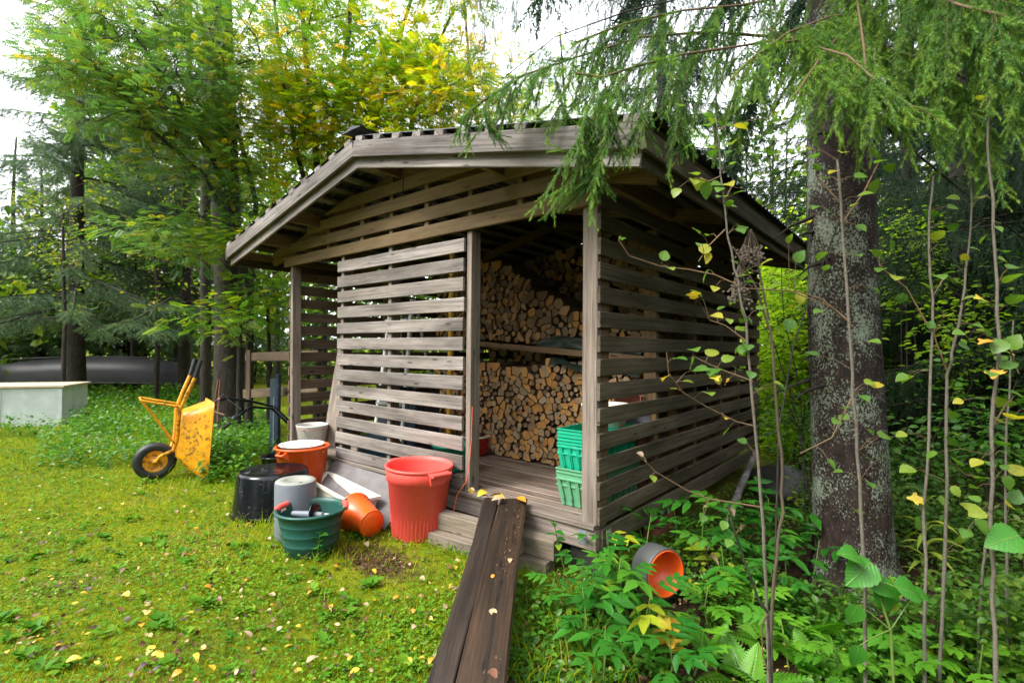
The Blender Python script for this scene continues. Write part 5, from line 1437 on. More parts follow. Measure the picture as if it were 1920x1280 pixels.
leaf_tree('rowan_tree', 'low yellow-green rowan under the west eave of the shed', 'tree',
    [stem([(505, 640, 7.5), (500, 560, 7.2), (470, 500, 6.8)], .03, .012)],
    blob(500, 545, 7.0, 60, 36, .4, 20) + blob(480, 605, 7.4, 50, 30, .3, 12) + blob(390, 596, 6.0, 50, 12, .3, 6) + blob(450, 440, 6.6, 40, 40, .4, 8),
    PP, 'rowan', 'bark_rowan', 18, group='rowans behind the shed', tint=(.15, .7), spread=(.2, .2, .09), ls=(.13, .18))
leaf_tree('rowan_tree', 'leafy rowan far behind the front right end of the roof', 'tree',
    [stem([(1060, 420, 12.5), (1060, 200, 12.4), (1050, 60, 12.3)], .07, .02), stem([(1180, 420, 12.8), (1190, 260, 12.8), (1200, 120, 12.8)], .05, .02)],
    blob(1050, 190, 12.4, 120, 90, 1.2, 40) + blob(1190, 230, 12.8, 110, 80, 1.2, 36) + blob(1330, 290, 13, 90, 70, 1.0, 26),
    PP, 'rowan', 'bark_rowan', 24, group='rowans behind the shed', tint=(.05, .55), spread=(.35, .35, .2), ls=(.18, .26))
leaf_tree('rowan_tree', 'thin rowan beside the roof end with sky between its leaves', 'tree',
    [stem([(905, 420, 9.5), (900, 260, 9.4), (880, 120, 9.3), (870, 0, 9.2)], .05, .02)],
    blob(880, 180, 9.3, 80, 120, .9, 46) + blob(930, 240, 9.3, 60, 60, .8, 18),
    PP, 'rowan', 'bark_rowan', 18, group='rowans behind the shed', tint=(.3, .75), warm=warm1)
# tall dark trunk behind the west end and a birch stem beside it
bs_ = ground(W(434, 780, 7.9)); th = thing('pine_tree', 'tall dark straight trunk standing behind the rowans', 'tree', bs_)
mb = MB(); q = [W(434, 780, 7.9), W(432, 600, 7.9), W(425, 400, 7.9), (W(415, 150, 7.9)), W(408, -100, 7.9), W(400, -600, 8)]
mb.tube([bs_ - bs_ - Vector((0, 0, .1))] + [p - bs_ for p in q[1:]], [.27, .215, .20, .19, .17, .10], 20); mb.build('trunk', 'bark_dark', th)
mb = MB()
for k in range(7):
    p = W(424 - k * 2, 380 - k * 75, 7.9) - bs_; a = RNG.uniform(0, 6.28)
    mb.tube([p, p + Vector((math.cos(a) * .4, math.sin(a) * .4, .05)), p + Vector((math.cos(a) * .9, math.sin(a) * .9, -.12))], [.03, .02, .008], 6)
o = mb.build('dead_branches', 'bark_dark', th); o['kind'] = 'stuff'
for (px, d, r, lab) in ((386, 9.5, .10, 'second tall dark stem behind the west end of the shed'), (118, 9.4, .035, 'thin young trunk standing before the chest'), (292, 11.2, .05, 'slim grey trunk between the boat and the wheelbarrow')):
    b0 = ground(W(px, 760, d)); th = thing('slender_tree', lab, 'tree', b0)
    mb = MB(); mb.tube([Vector((0, 0, -.1))] + [W(px + RNG.uniform(-5, 5), y, d) - b0 for y in ((600, 420, 240, 60, -150) if px == 386 else (660, 600, 540, 470, 400))], [r, r, r * .9, r * .8, r * .7, r * .5], 8); mb.build('trunk', 'bark_dark', th)
    cl = [W(px + RNG.gauss(0, 60), y, d + RNG.uniform(-.4, .4)) for y in [RNG.uniform(330 if px != 386 else 0, 600) for _ in range(26 if px != 386 else 20)]]
    P = []; Tn = []; tb = MB()
    for c in cl:
        a = W(px, 640 - (c - CAMP).dot(UP) / d * FPX + 30, d)
        tb.tube([a - b0, a.lerp(c, .6) - b0 + Vector((0, 0, .04)), c - b0], [.008, .006, .003], 4, cap=False)
        k = 16; P.append(np.array(c) + NR.normal(0, .16, (k, 3)) * np.array((1, 1, .5))); Tn.append(NR.uniform(.55, 1, k))
    o = tb.build('branches', 'bark_rowan', th); o['kind'] = 'stuff'
    P = np.concatenate(P); stuff_part('crown', scatter(PL6, P, rnd_dirs(len(P), -.2, .5), NR.uniform(.05, .09, len(P)), np.concatenate(Tn), roll=NR.normal(0, .5, len(P))), 'woods', th, b0)
cl = []
for _ in range(46):
    cl.append(Vector((RNG.uniform(-5.3, -4.35), RNG.uniform(.9, 3.6), RNG.uniform(.25, 2.1))))
leaf_tree('leafy_shrub', 'dense yellow-green shrub growing close against the west wall of the shed', 'shrub', [([ground((-4.8, 2.2), -.05), Vector((-4.8, 2.2, .6)), Vector((-4.75, 2.3, 1.7))], [.03, .02, .01]), ([ground((-4.7, 1.5), -.05), Vector((-4.7, 1.4, .8)), Vector((-4.8, 1.3, 1.6))], [.02, .015, .008]), ([ground((-4.7, 3.0), -.05), Vector((-4.7, 3.0, .8)), Vector((-4.8, 3.1, 1.6))], [.02, .015, .008])],
          cl, PL6, 'rowan', 'bark_rowan', 46, (.07, .12), (.24, .24, .2), None, (.05, .6), tw=.005)
leaf_tree('birch_tree', 'tall yellowing birch closing the gap behind the left spruces', 'tree', [stem([(250, 690, 13.4), (255, 400, 13.4), (262, 120, 13.3)], .10, .03), stem([(330, 690, 13.8), (325, 420, 13.8), (330, 200, 13.8)], .08, .03)],
    blob(230, 380, 13.4, 190, 190, 1.2, 95) + blob(340, 520, 13.6, 120, 120, 1.0, 40) + blob(90, 560, 13.4, 110, 90, .8, 30), PL6, 'woods', 'bark_dark', 60, (.09, .15), (.4, .4, .32), None, (.05, .75))
leaf_tree('birch_tree', 'leafy birch standing between the far wood and the yellow-green rowan', 'tree', [stem([(520, 640, 11.5), (515, 400, 11.5), (500, 180, 11.4)], .09, .03), stem([(760, 460, 12), (770, 250, 12), (780, 60, 12)], .08, .03)],
    blob(510, 380, 11.5, 110, 200, 1.0, 60) + blob(720, 150, 12, 170, 150, 1.0, 60), PL6, 'woods', 'bark_dark', 60, (.09, .14), (.36, .36, .3), None, (.1, .8))
# bright shrubs in the clearing behind the shed
for k, (px, d, lab, h0, h1, n) in enumerate(((1480, 7.6, 'bright yellow-green shrub in the clearing behind the shed', 470, 830, 110), (1560, 9.5, 'bright shrub showing past the big spruce trunk', 400, 780, 60), (1400, 11, 'pale green shrub far behind the shed corner', 380, 700, 50), (1720, 9.0, 'yellow-green shrub glimpsed between the dark spruces', 330, 760, 70), (1850, 10.5, 'leafy shrub behind the dark spruces by the saplings', 300, 700, 60))):
    leaf_tree('leafy_shrub', lab, 'shrub', [stem([(px, 700, d), (px + 10, h0 + 60, d)], .03, .01), stem([(px, 720, d), (px - 60, h0 + 90, d + .2)], .02, .01), stem([(px, 720, d), (px + 70, h0 + 90, d - .2)], .02, .01)],
              blob(px, (h0 + h1) / 2, d, 100, (h1 - h0) / 2, 1.0, n), PL6, 'bright', 'bark_rowan', 60, (.07, .12), (.3, .3, .25), 'shrubs in the clearing behind the shed', (.15, .7), warm=warm1)

for k, (px, py, d, lab, rx_, ry_, n) in enumerate(((1720, 860, 4.6, 'fresh green bush between the big trunk and the slender saplings', 80, 130, 18), (1860, 800, 4.4, 'green bush behind the thickest sapling', 80, 150, 20), (1800, 620, 5.6, 'yellow-green bush among the dark spruces right of the trunk', 110, 120, 18), (1920, 560, 5.4, 'leafy bush at the right picture edge behind the saplings', 70, 160, 18), (1500, 780, 5.4, 'low green bush behind the shed corner beside the boulder', 40, 60, 12), (1700, 480, 6.4, 'light green bush showing through the spruce boughs right of the trunk', 80, 110, 18))):
    leaf_tree('leafy_shrub', lab, 'shrub', [stem([(px, py + 60, d), (px + 10, py - ry_ * .5, d)], .014, .006), stem([(px + 15, py + 60, d), (px - rx_ * .6, py - ry_ * .4, d + .1)], .010, .005), stem([(px - 10, py + 60, d), (px + rx_ * .6, py - ry_ * .6, d - .1)], .010, .005)],
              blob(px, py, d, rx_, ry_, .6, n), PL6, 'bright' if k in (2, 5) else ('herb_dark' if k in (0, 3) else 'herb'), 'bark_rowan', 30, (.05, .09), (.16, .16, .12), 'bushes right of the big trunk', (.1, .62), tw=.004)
# ------------------------------------------------------------------ far woods
P = []; tn = []; sc = []; wood = MB()
for k in range(340):
    az = NR.uniform(-1.35, 1.05); r = NR.uniform(18, 32)
    hx = FW * math.cos(az) + RT * math.sin(az); b0 = CAMP + Vector((hx.x, hx.y, 0)).normalized() * r
    u = 960 + FPX * math.tan(az)
    hmax = r * (.15 if u < 120 else .36) * NR.uniform(.7, 1.25) + 1
    zb = gz(b0.x, b0.y)
    wood.tube([(b0.x, b0.y, zb), (b0.x + NR.uniform(-.3, .3), b0.y, zb + hmax * .9)], [.055, .03], 5, cap=False)
    n = 130; z = NR.uniform(0, 1, n) ** .8 * hmax; w = .35 + 1.1 * np.sin(np.pi * np.clip(z / hmax, 0, 1)) 
    P.append(np.stack((b0.x + NR.normal(0, .75, n) * w, b0.y + NR.normal(0, .75, n) * w, zb + z), 1)); tn.append(np.clip(NR.uniform(0, .7) + NR.normal(0, .12, n), 0, 1)); sc.append(NR.uniform(.22, .48, n))
P = np.concatenate(P); arr = scatter(PL, P, rnd_dirs(len(P), -.2, .7), np.concatenate(sc), np.concatenate(tn), roll=NR.normal(0, .8, len(P)))
wo_ = wood.build('wood_stems', 'bark_dark'); wo_['kind'] = 'stuff'; wo_['label'] = 'dark thin trunks of the far wood behind the lawn'
tag(stuff_part('far_woods', arr, 'woods'), 'far mixed wood of yellowing leaves beyond the lawn and the shed', None, None, 'stuff')

n = 30000; az = NR.uniform(-1.3, 1.0, n); r = NR.uniform(18.5, 25, n)
fx_ = np.array((FW.x, FW.y)) / math.hypot(FW.x, FW.y); rx_ = np.array((RT.x, RT.y)) / math.hypot(RT.x, RT.y)
X = CAMP.x + r * (np.cos(az) * fx_[0] + np.sin(az) * rx_[0]); Y = CAMP.y + r * (np.cos(az) * fx_[1] + np.sin(az) * rx_[1])
cl = np.array([noise.noise(Vector((a * .5, b * .5, 2))) for a, b in zip(X, Y)])
Z = np.array([gz(a, b) for a, b in zip(X, Y)]) + NR.uniform(0, 1, n) ** 1.1 * (3.4 + 3.0 * cl)
tag(stuff_part('far_thicket', scatter(PL, np.stack((X, Y, Z), 1), rnd_dirs(n, -.2, .6), NR.uniform(.14, .32, n), np.clip(.4 + .5 * cl + NR.normal(0, .15, n), 0, 1), roll=NR.normal(0, .6, n)), 'woods'), 'dense low thicket closing the view beyond the lawn and the shed', None, None, 'stuff')

P = []; tn = []; sc = []
for k in range(230):      # unseen wood added round the yard to cut the low sky light
    az = NR.uniform(1.05, 2 * math.pi - 1.35); r = NR.uniform(13, 24)
    b = CAMP + (Vector((FW.x, FW.y, 0)).normalized() * math.cos(az) + Vector((RT.x, RT.y, 0)).normalized() * math.sin(az)) * r
    hm = NR.uniform(6, 10); m_ = 190; z = NR.uniform(0, 1, m_) ** .85 * hm; w_ = .5 + 1.2 * np.sin(np.pi * z / hm)
    P.append(np.stack((b.x + NR.normal(0, .8, m_) * w_, b.y + NR.normal(0, .8, m_) * w_, gz(b.x, b.y) + z), 1)); tn.append(np.clip(NR.uniform(0, .7) + NR.normal(0, .12, m_), 0, 1)); sc.append(NR.uniform(.35, .7, m_))
P = np.concatenate(P)
tag(stuff_part('sky_blocking_woods', scatter(PL, P, rnd_dirs(len(P), -.2, .7), np.concatenate(sc), np.concatenate(tn), roll=NR.normal(0, .8, len(P))), 'woods'), 'unseen mixed wood added around the yard to cut sky light', None, None, 'stuff')
# ------------------------------------------------------------------ lawn
GZ = np.vectorize(gz)
def keep_lawn(x, y):
    """grass and clover everywhere but under the shed and in the bare strip at the doorway"""
    inside = (x > XW - .02) & (x < .05) & (y > -.04) & (y < YB + .05)
    bare = NR.uniform(size=x.shape) < np.clip(1.5 - 1.2 * np.hypot((x + 1.12) * 1.5, (y + .72) * 2.6), 0, .9)
    return ~inside & ~bare
def polar(n, a0, a1, r0, r1, p=1.0):
    u = NR.uniform(0, 1, n); r = r0 * (r1 / r0) ** (u ** p); a = NR.uniform(a0, a1, n)
    f = np.array((FW.x, FW.y)); f /= np.linalg.norm(f); rr_ = np.array((RT.x, RT.y)); rr_ /= np.linalg.norm(rr_)
    x = CAMP.x + r * (np.cos(a) * f[0] + np.sin(a) * rr_[0]); y = CAMP.y + r * (np.cos(a) * f[1] + np.sin(a) * rr_[1])
    return x, y, r
def patch(x, y, s, o=0):
    return np.array([noise.noise(Vector((a * s + o, b * s, o))) for a, b in zip(x, y)])
def lawn(n, a0, a1, r0, r1):
    x, y, r = polar(n, a0, a1, r0, r1); m = keep_lawn(x, y)
    right = np.clip((x + .15) / .6, 0, 1); m &= NR.uniform(size=len(x)) > right * .9
    return x[m], y[m], r[m]
x, y, r = lawn(195000, -1.18, .22, 1.55, 13)
z = GZ(x, y); k = len(x); pt = patch(x, y, 1.1, 3)
D = rnd_dirs(k, .9, .5); hgt = (NR.gamma(3, .008, k) + .010) * (1 + .12 * np.clip(r - 3, 0, 8)) * (1 + .5 * pt)
S = np.stack((hgt, np.clip(.0016 + .0007 * r, .002, .010) * NR.uniform(.7, 1.3, k), hgt), 1)
arr = scatter(PB, np.stack((x, y, z - .004), 1), D, S, np.clip(.44 + .75 * pt + NR.normal(0, .17, k), 0, 1))
# taller tufts against the tubs, the wall foot and the wheelbarrow
tp = []
for (px, py, n, rd_, h) in ((450, 965, 160, .16, .13), (500, 1000, 200, .2, .12), (560, 1050, 120, .18, .10), (640, 1040, 150, .16, .08), (380, 880, 200, .3, .16), (300, 905, 120, .2, .10), (425, 900, 200, .25, .16), (700, 1030, 120, .2, .07), (860, 1030, 90, .12, .09), (770, 1030, 120, .25, .05), (990, 1180, 130, .16, .16), (1060, 1240, 140, .18, .15), (960, 1260, 120, .15, .14), (820, 1190, 160, .2, .10), (640, 1150, 160, .3, .07), (1110, 1270, 120, .16, .16), (120, 860, 260, .5, .10), (330, 960, 160, .3, .07), (60, 1010, 160, .4, .06), (250, 1100, 140, .35, .05), (520, 1180, 140, .3, .05), (150, 1220, 140, .3, .05), (420, 1090, 160, .3, .06)):
    c = G(px, py); a = NR.normal(0, 1, (n, 2)) * rd_; xx, yy = c.x + a[:, 0], c.y + a[:, 1]
    m = ~((xx > XW) & (xx < .03) & (yy > -.03) & (yy < YB)); xx, yy = xx[m], yy[m]
    Dq = rnd_dirs(len(xx), 1.3, .6); hh_ = h * NR.uniform(.5, 1.5, len(xx))
    tp.append(scatter(PB, np.stack((xx, yy, GZ(xx, yy)), 1), Dq, np.stack((hh_, np.full(len(xx), .0045), hh_), 1), np.clip(NR.normal(.55, .25, len(xx)), 0, 1)))
stuff_part('lawn_grass', [arr] + tp, 'grass')['label'] = 'short mossy lawn grass in front of the shed'
x, y, r = lawn(105000, -1.18, .2, 1.6, 12)
k = len(x); pt = patch(x, y, 1.7, 9); m = NR.uniform(size=k) < .35 + 1.2 * np.clip(pt + .2, 0, 1); x, y, r, pt = x[m], y[m], r[m], pt[m]; k = len(x)
S = NR.uniform(.011, .025, k) * (1 + .10 * np.clip(r - 3, 0, 8))
stuff_part('clover', scatter(PL6, np.stack((x, y, GZ(x, y) + NR.uniform(.008, .04, k)), 1), rnd_dirs(k, .1, .35), S, np.clip(.45 + .4 * pt + NR.normal(0, .2, k), 0, 1), roll=NR.normal(0, .35, k)), 'clover')['label'] = 'small clover and weed leaves growing through the lawn'
# weeds at the wood's edge
def weeds(n, region, h0, h1, ls, mat, name, label, tint=(.2, .9)):
    X = []; 
    for (px, py, w, hpx, k) in region:
        for _ in range(int(n * k)):
            p = G(px + RNG.uniform(-w, w), py + RNG.uniform(-hpx, hpx)); X.append((p.x, p.y))
    X = np.array(X); m = ~((X[:, 0] > XW - .05) & (X[:, 0] < .06) & (X[:, 1] > -.08) & (X[:, 1] < YB)); X = X[m]; k = len(X)
    z = GZ(X[:, 0], X[:, 1]) + NR.uniform(h0, h1, k) * NR.uniform(.4, 1, k)
    o = stuff_part(name, scatter(PL6, np.stack((X[:, 0], X[:, 1], z), 1), rnd_dirs(k, -.05, .45), NR.uniform(*ls, k), NR.uniform(*tint, k), roll=NR.normal(0, .4, k)), mat)
    o['label'] = label
weeds(1, [(40, 815, 120, 6, 500), (190, 800, 40, 14, 900), (240, 790, 110, 30, 3200), (430, 830, 90, 30, 3600), (300, 760, 140, 12, 2600), (470, 800, 40, 30, 1500), (190, 850, 120, 30, 1500), (420, 880, 50, 30, 1200), (250, 745, 80, 8, 700)], .02, .32, (.03, .075), 'herb', 'edge_weeds', 'leafy weeds along the edge of the lawn by the wheelbarrow', (.1, .9))
weeds(1, [(180, 757, 190, 3, 1300), (330, 756, 60, 4, 700)], .05, .5, (.05, .11), 'herb', 'boat_weeds', 'tall leafy weeds in front of the overturned boat', (.1, .85))
weeds(1, [(1480, 850, 50, 20, 900), (1560, 760, 240, 20, 3500), (1420, 820, 50, 12, 500)], .05, .7, (.05, .10), 'bright', 'clearing_weeds', 'bright weeds in the clearing behind the shed corner', (.1, .8))

# ------------------------------------------------------------------ undergrowth right of the ramp
def rim(x, y): return np.hypot(x - TB.x, y - TB.y)
n = 26000
x, y, r = polar(n, -.02, .82, 1.6, 5.2); x = np.asarray(x); 
m = (x > -.15 + .25 * patch(x, y, 1.5, 2)) & ~((x < .07) & (y > -.06)) & (rim(x, y) > .55) & (patch(x, y, 1.6, 6) > -.30)
pp = np.array((pc.x, pc.y)); m &= np.hypot(x - pp[0], y - pp[1]) > .17
fr = pc + (CAMP - pc) * .25; m &= np.hypot(x - fr.x, y - fr.y) > .15
x, y, r = x[m], y[m], r[m]; k = len(x); pt = patch(x, y, 1.2, 14)
h = np.clip(.05 + .16 * (pt + .35), .015, .24) * NR.uniform(.1, 1, k)
stuff_part('undergrowth', scatter(PL6, np.stack((x, y, GZ(x, y) + h), 1), rnd_dirs(k, -.05, .4), NR.uniform(.020, .045, k), np.clip(.45 + .3 * pt + NR.normal(0, .2, k), 0, 1), roll=NR.normal(0, .4, k)), 'herb')['label'] = 'low green ground cover between the ramp and the big spruce'
x, y, r = polar(34000, .30, .85, 2.9, 9); m = (rim(x, y) > .62) & ~((x < .3) & (y > -.1)) & (x > .7); x, y, r = x[m], y[m], r[m]; k = len(x); pt = patch(x, y, .8, 5)
h = np.clip(.18 + .7 * (pt + .1), .02, 1.0) * NR.uniform(.05, 1, k)
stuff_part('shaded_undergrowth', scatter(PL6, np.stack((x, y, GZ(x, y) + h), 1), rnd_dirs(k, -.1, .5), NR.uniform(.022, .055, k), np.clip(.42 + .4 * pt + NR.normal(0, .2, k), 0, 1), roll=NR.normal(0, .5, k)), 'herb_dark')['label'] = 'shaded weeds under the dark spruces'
# litter
x, y, r = polar(6000, -1.15, .85, 1.6, 8); m = keep_lawn(x, y); x, y, r = x[m], y[m], r[m]; k = len(x)
stuff_part('leaf_litter', scatter(PL6, np.stack((x, y, GZ(x, y) + NR.uniform(.012, .036, k)), 1), rnd_dirs(k, 0, .25), NR.uniform(.013, .034, k), np.clip(NR.uniform(0, 1, k) ** 1.6, 0, 1), roll=NR.normal(0, .5, k)), 'litter')['label'] = 'small withered leaves scattered over the grass'
# broad-leaved weeds in the lawn
RS = []
for _ in range(170):
    px, py = RNG.uniform(0, 820), 830 + 440 * RNG.random() ** 1.1; p = G(px, py)
    if keep_lawn(np.array([p.x]), np.array([p.y]))[0]: RS.append((p.x, p.y, RNG.uniform(.03, .065)))
P = []; D = []; S = []; T_ = []
for a, b, sz in RS:
    k = RNG.randint(5, 11); az = NR.uniform(0, 6.28, k); el = NR.uniform(.1, .8, k); tn_ = RNG.uniform(.1, .8)
    P.append(np.tile((a, b, gz(a, b) + .012), (k, 1)) + NR.normal(0, .012, (k, 3)) * np.array((1, 1, .2))); D.append(np.stack((np.cos(az) * np.cos(el), np.sin(az) * np.cos(el), np.sin(el)), 1)); S.append(NR.uniform(.6, 1.2, k) * sz); T_.append(np.clip(tn_ + NR.normal(0, .12, k), 0, 1))
stuff_part('lawn_weeds', scatter(PL6, np.concatenate(P), np.concatenate(D), np.concatenate(S), np.concatenate(T_)), 'clover')['label'] = 'broad-leaved weed rosettes dotted over the lawn'
# brown debris on the bare soil
k = 420; xx, yy = -1.12 + NR.normal(0, .24, k), -.72 + NR.normal(0, .13, k)
stuff_part('soil_debris', scatter(PL6, np.stack((xx, yy, GZ(xx, yy) + NR.uniform(.003, .02, k)), 1), rnd_dirs(k, .05, .3), NR.uniform(.008, .026, k), NR.uniform(0, .45, k), roll=NR.normal(0, .6, k)), 'litter')['label'] = 'brown leaf crumbs and twigs on the bare soil by the tubs'
# single fallen leaves
def leaf_mesh(name, n=7, w=.62, fold=.12, curl=.15, tooth=0.0, mat='o_elder', l=1.0, seed=0, lobes=0):
    """one broad leaf along +x with a midrib fold"""
    r = random.Random(seed); V = []; up = []; lo = []; mid = []
    for i in range(n):
        u = i / (n - 1)
        prof = math.sin(math.pi * min(1, u * .97 + .03) ** .72) ** .85 * w / 2
        if lobes: prof *= 1 + .35 * math.cos(u * math.pi * 2 * lobes)
        if tooth and 0 < i < n - 1: prof *= 1 + (tooth if i % 2 else -tooth)
        z = -curl * (u - .3) ** 2
        mid.append((u * l, 0, z)); up.append((u * l - (.06 if tooth else 0) * (i % 2) * 0, prof * l, z + fold * prof * l * 2 + r.uniform(-.01, .01))); lo.append((u * l, -prof * l, z + fold * prof * l * 2 + r.uniform(-.01, .01)))
    V = mid + up + lo; F = []
    for i in range(n - 1):
        F += [(i, i + 1, n + i + 1, n + i), (i + 1, i, 2 * n + i, 2 * n + i + 1)]
    me = bpy.data.meshes.new(name); me.from_pydata(V, [], F); me.materials.append(MAT[mat]); me.polygons.foreach_set('use_smooth', [True] * len(F)); me.update()
    return me
FL = {c: [leaf_mesh('fallen_leaf', 6, w, .10, cu, 0, 'fl_' + c, 1, s) for s, (w, cu) in enumerate(((.62, .35), (.75, .6), (.5, .9)))] for c in ('yellow', 'pale', 'orange', 'brown', 'purple')}
lab = {'yellow': 'yellow fallen leaf lying on the mossy lawn', 'pale': 'pale buff fallen leaf lying on the mossy lawn', 'orange': 'orange fallen leaf lying on the mossy lawn', 'brown': 'dark brown fallen leaf lying on the mossy lawn', 'purple': 'wet purplish black fallen leaf lying on the mossy lawn'}
cnt = 0; tries = 0
while cnt < 210 and tries < 4000:
    tries += 1
    px, py = RNG.uniform(5, 880), 880 + 395 * RNG.random() ** .8
    p = G(px, py)
    if p.y > -.25 and XW - .1 < p.x < .1: continue
    if min((p - q).length for q in (GT, OT, ground(G(783, 1001)))) < .26: continue
    if px > 1000 - (py - 900) * .45 and px > 780: continue
    c = RNG.choices(('yellow', 'pale', 'orange', 'brown', 'purple'), (22, 24, 12, 26, 16))[0]
    s = RNG.uniform(.022, .05)
    o = ob('fallen_leaf', RNG.choice(FL[c]), None, p + Vector((0, 0, RNG.uniform(.024, .042))), Matrix.Rotation(RNG.uniform(0, 6.28), 3, 'Z') @ Matrix.Rotation(RNG.gauss(0, .3), 3, 'X') @ Matrix.Rotation(RNG.gauss(0, .25), 3, 'Y'))
    o.scale = (s, s, s); tag(o, lab[c], 'fallen leaf', c + ' leaves fallen on the lawn'); cnt += 1
for (x_, y_, c) in ((-.72, -.10, 'yellow'), (-.80, -.08, 'yellow'), (-.62, -.12, 'pale'), (-.88, -.16, 'yellow'), (-.55, -.06, 'orange'), (-.78, -.15, 'orange'), (-.9, -.10, 'pale'), (-.68, -.06, 'brown')):
    o = ob('fallen_leaf', RNG.choice(FL[c]), None, (x_, y_, .055 + RNG.uniform(0, .03)), Matrix.Rotation(RNG.uniform(0, 6.28), 3, 'Z') @ Matrix.Rotation(RNG.gauss(0, .5), 3, 'X')); o.scale = (.085,) * 3
    tag(o, c + ' withered leaf on the doorway sill at the top of the ramp', 'fallen leaf', c + ' leaves on the sill')
for (u_, q_, c, s) in ((1.16, .05, 'pale', .055), (1.72, -.03, 'pale', .045), (.75, .10, 'pale', .04), (.9, .03, 'orange', .03), (1.5, .09, 'brown', .05)):
    o = ob('fallen_leaf', FL[c][0], None, rt0 + dr * u_ + sd_ * q_ + upn * .036, basis(dr + Vector((RNG.uniform(-.6, .6), RNG.uniform(-.6, .6), 0)), upn)); o.scale = (s, s, s)
    tag(o, {'pale': 'pale willow leaf stuck on the wet ramp planks', 'orange': 'small orange leaf stuck on the wet ramp planks', 'brown': 'brown leaf stuck on the wet ramp planks'}[c], 'fallen leaf', c + ' leaves on the ramp')

# ------------------------------------------------------------------ single plants
def pinnate_mesh(name, mat, pairs=3, ll=.42, w=.44, seed=1, tooth=.08, n=7):
    """a compound leaf: toothed leaflets in pairs along a stalk"""
    r = random.Random(seed); V = []; F = []
    def put(x0, z0, ang, l):
        k = len(V); c, s = math.cos(ang), math.sin(ang); dz = r.uniform(-.25, .05)
        rows = [[], [], []]
        for i in range(n):
            u = i / (n - 1); pr = math.sin(math.pi * (u * .97 + .03) ** .75) ** .9 * w / 2 * l
            if 0 < i < n - 1: pr *= 1 + (tooth if i % 2 else -tooth)
            z = z0 + dz * u * l - .15 * u * u * l
            for q, yy in enumerate((0, pr, -pr)): rows[q].append((x0 + c * u * l - s * yy, s * u * l + c * yy, z + abs(yy) * .28))
        V.extend(rows[0] + rows[1] + rows[2])
        for i in range(n - 1): F.extend([(k + i, k + i + 1, k + n + i + 1, k + n + i), (k + i + 1, k + i, k + 2 * n + i, k + 2 * n + i + 1)])
    k = len(V); V.extend([(0, -.008, 0), (0, .008, 0), (.75, .004, -.05), (.75, -.004, -.05)]); F.append((0, 1, 2, 3))
    for i in range(pairs):
        x0 = .32 + .40 * i / max(1, pairs - 1)
        for s in (-1, 1): put(x0, -.05 * x0, s * rad(58 + r.uniform(-8, 8)), ll * r.uniform(.85, 1.05))
    put(.74, -.05, 0, ll * 1.1)
    me = bpy.data.meshes.new(name); me.from_pydata(V, [], F); me.materials.append(MAT[mat]); me.polygons.foreach_set('use_smooth', [True] * len(F)); me.update()
    return me
def frond_mesh(name, mat, seed=1):
    r = random.Random(seed); V = []; F = []
    for i in range(11):
        u = i / 10; x0 = .15 + .8 * u; l = .36 * (1 - u) ** .8 + .05
        for s in (-1, 1):
            k = len(V); a = s * rad(62); c, q = math.cos(a), math.sin(a); z = -.25 * x0 * x0
            w = .085
            pts = [(0, 0)]; 
            for b in range(1, 5): pts.append((l * b / 5, w * (1.15 if b % 2 else .55) * (1 - b / 7)))
            pts.append((l, 0))
            for b in range(4, 0, -1): pts.append((l * b / 5, -w * (1.15 if b % 2 else .55) * (1 - b / 7)))
            V += [(x0 + c * px - q * py, q * px + c * py, z - .15 * px + .2 * abs(py)) for px, py in pts]
            F.append(tuple(range(k, k + len(pts))))
    k = len(V); V += [(0, -.01, 0), (0, .01, 0), (.95, .003, -.23), (.95, -.003, -.23)]; F.append((k, k + 1, k + 2, k + 3))
    me = bpy.data.meshes.new(name); me.from_pydata(V, [], F); me.materials.append(MAT[mat]); me.update(); return me
LEAFM = {
    'elder': [pinnate_mesh('leaf', 'o_elder', 2, .46, .46, s) for s in (1, 2)] + [pinnate_mesh('leaf', 'o_elder', 3, .38, .44, 3)],
    'fern': [frond_mesh('frond', 'o_fern', s) for s in (1, 2)],
    'chervil': [pinnate_mesh('leaf', 'o_fern', 3, .40, .50, s, .22, 9) for s in (4, 5)],
    'aspen': [leaf_mesh('leaf', 9, .92, .10, .25, .06, 'o_aspen', 1, s) for s in (1, 2, 3)],
    'hazel': [leaf_mesh('leaf', 13, .86, .12, .35, .05, 'o_hazel', 1, s) for s in (1, 2)],
    'lance': [leaf_mesh('leaf', 7, .16, .15, .75, 0, 'o_lance', 1, s) for s in (1, 2)],
    'yellow': [leaf_mesh('leaf', 13, .9, .10, .3, .12, 'o_yellow', 1, s, 2) for s in (1, 2)],
    'dry': [leaf_mesh('leaf', 9, .5, .25, .9, .1, 'o_dry', 1, s) for s in (1, 2)],
    'ovate': [leaf_mesh('leaf', 8, .55, .12, .35, 0, 'o_elder', 1, s) for s in (1, 2)],
}
def leaf(th, kind, loc, d, s, up=(0, 0, 1), nm='leaf'):
    o = ob(nm, RNG.choice(LEAFM[kind]), th, loc, basis(d, Vector(up) + Vector((RNG.uniform(-.4, .4), RNG.uniform(-.4, .4), 0))))
    o.scale = (s, s, s); return o
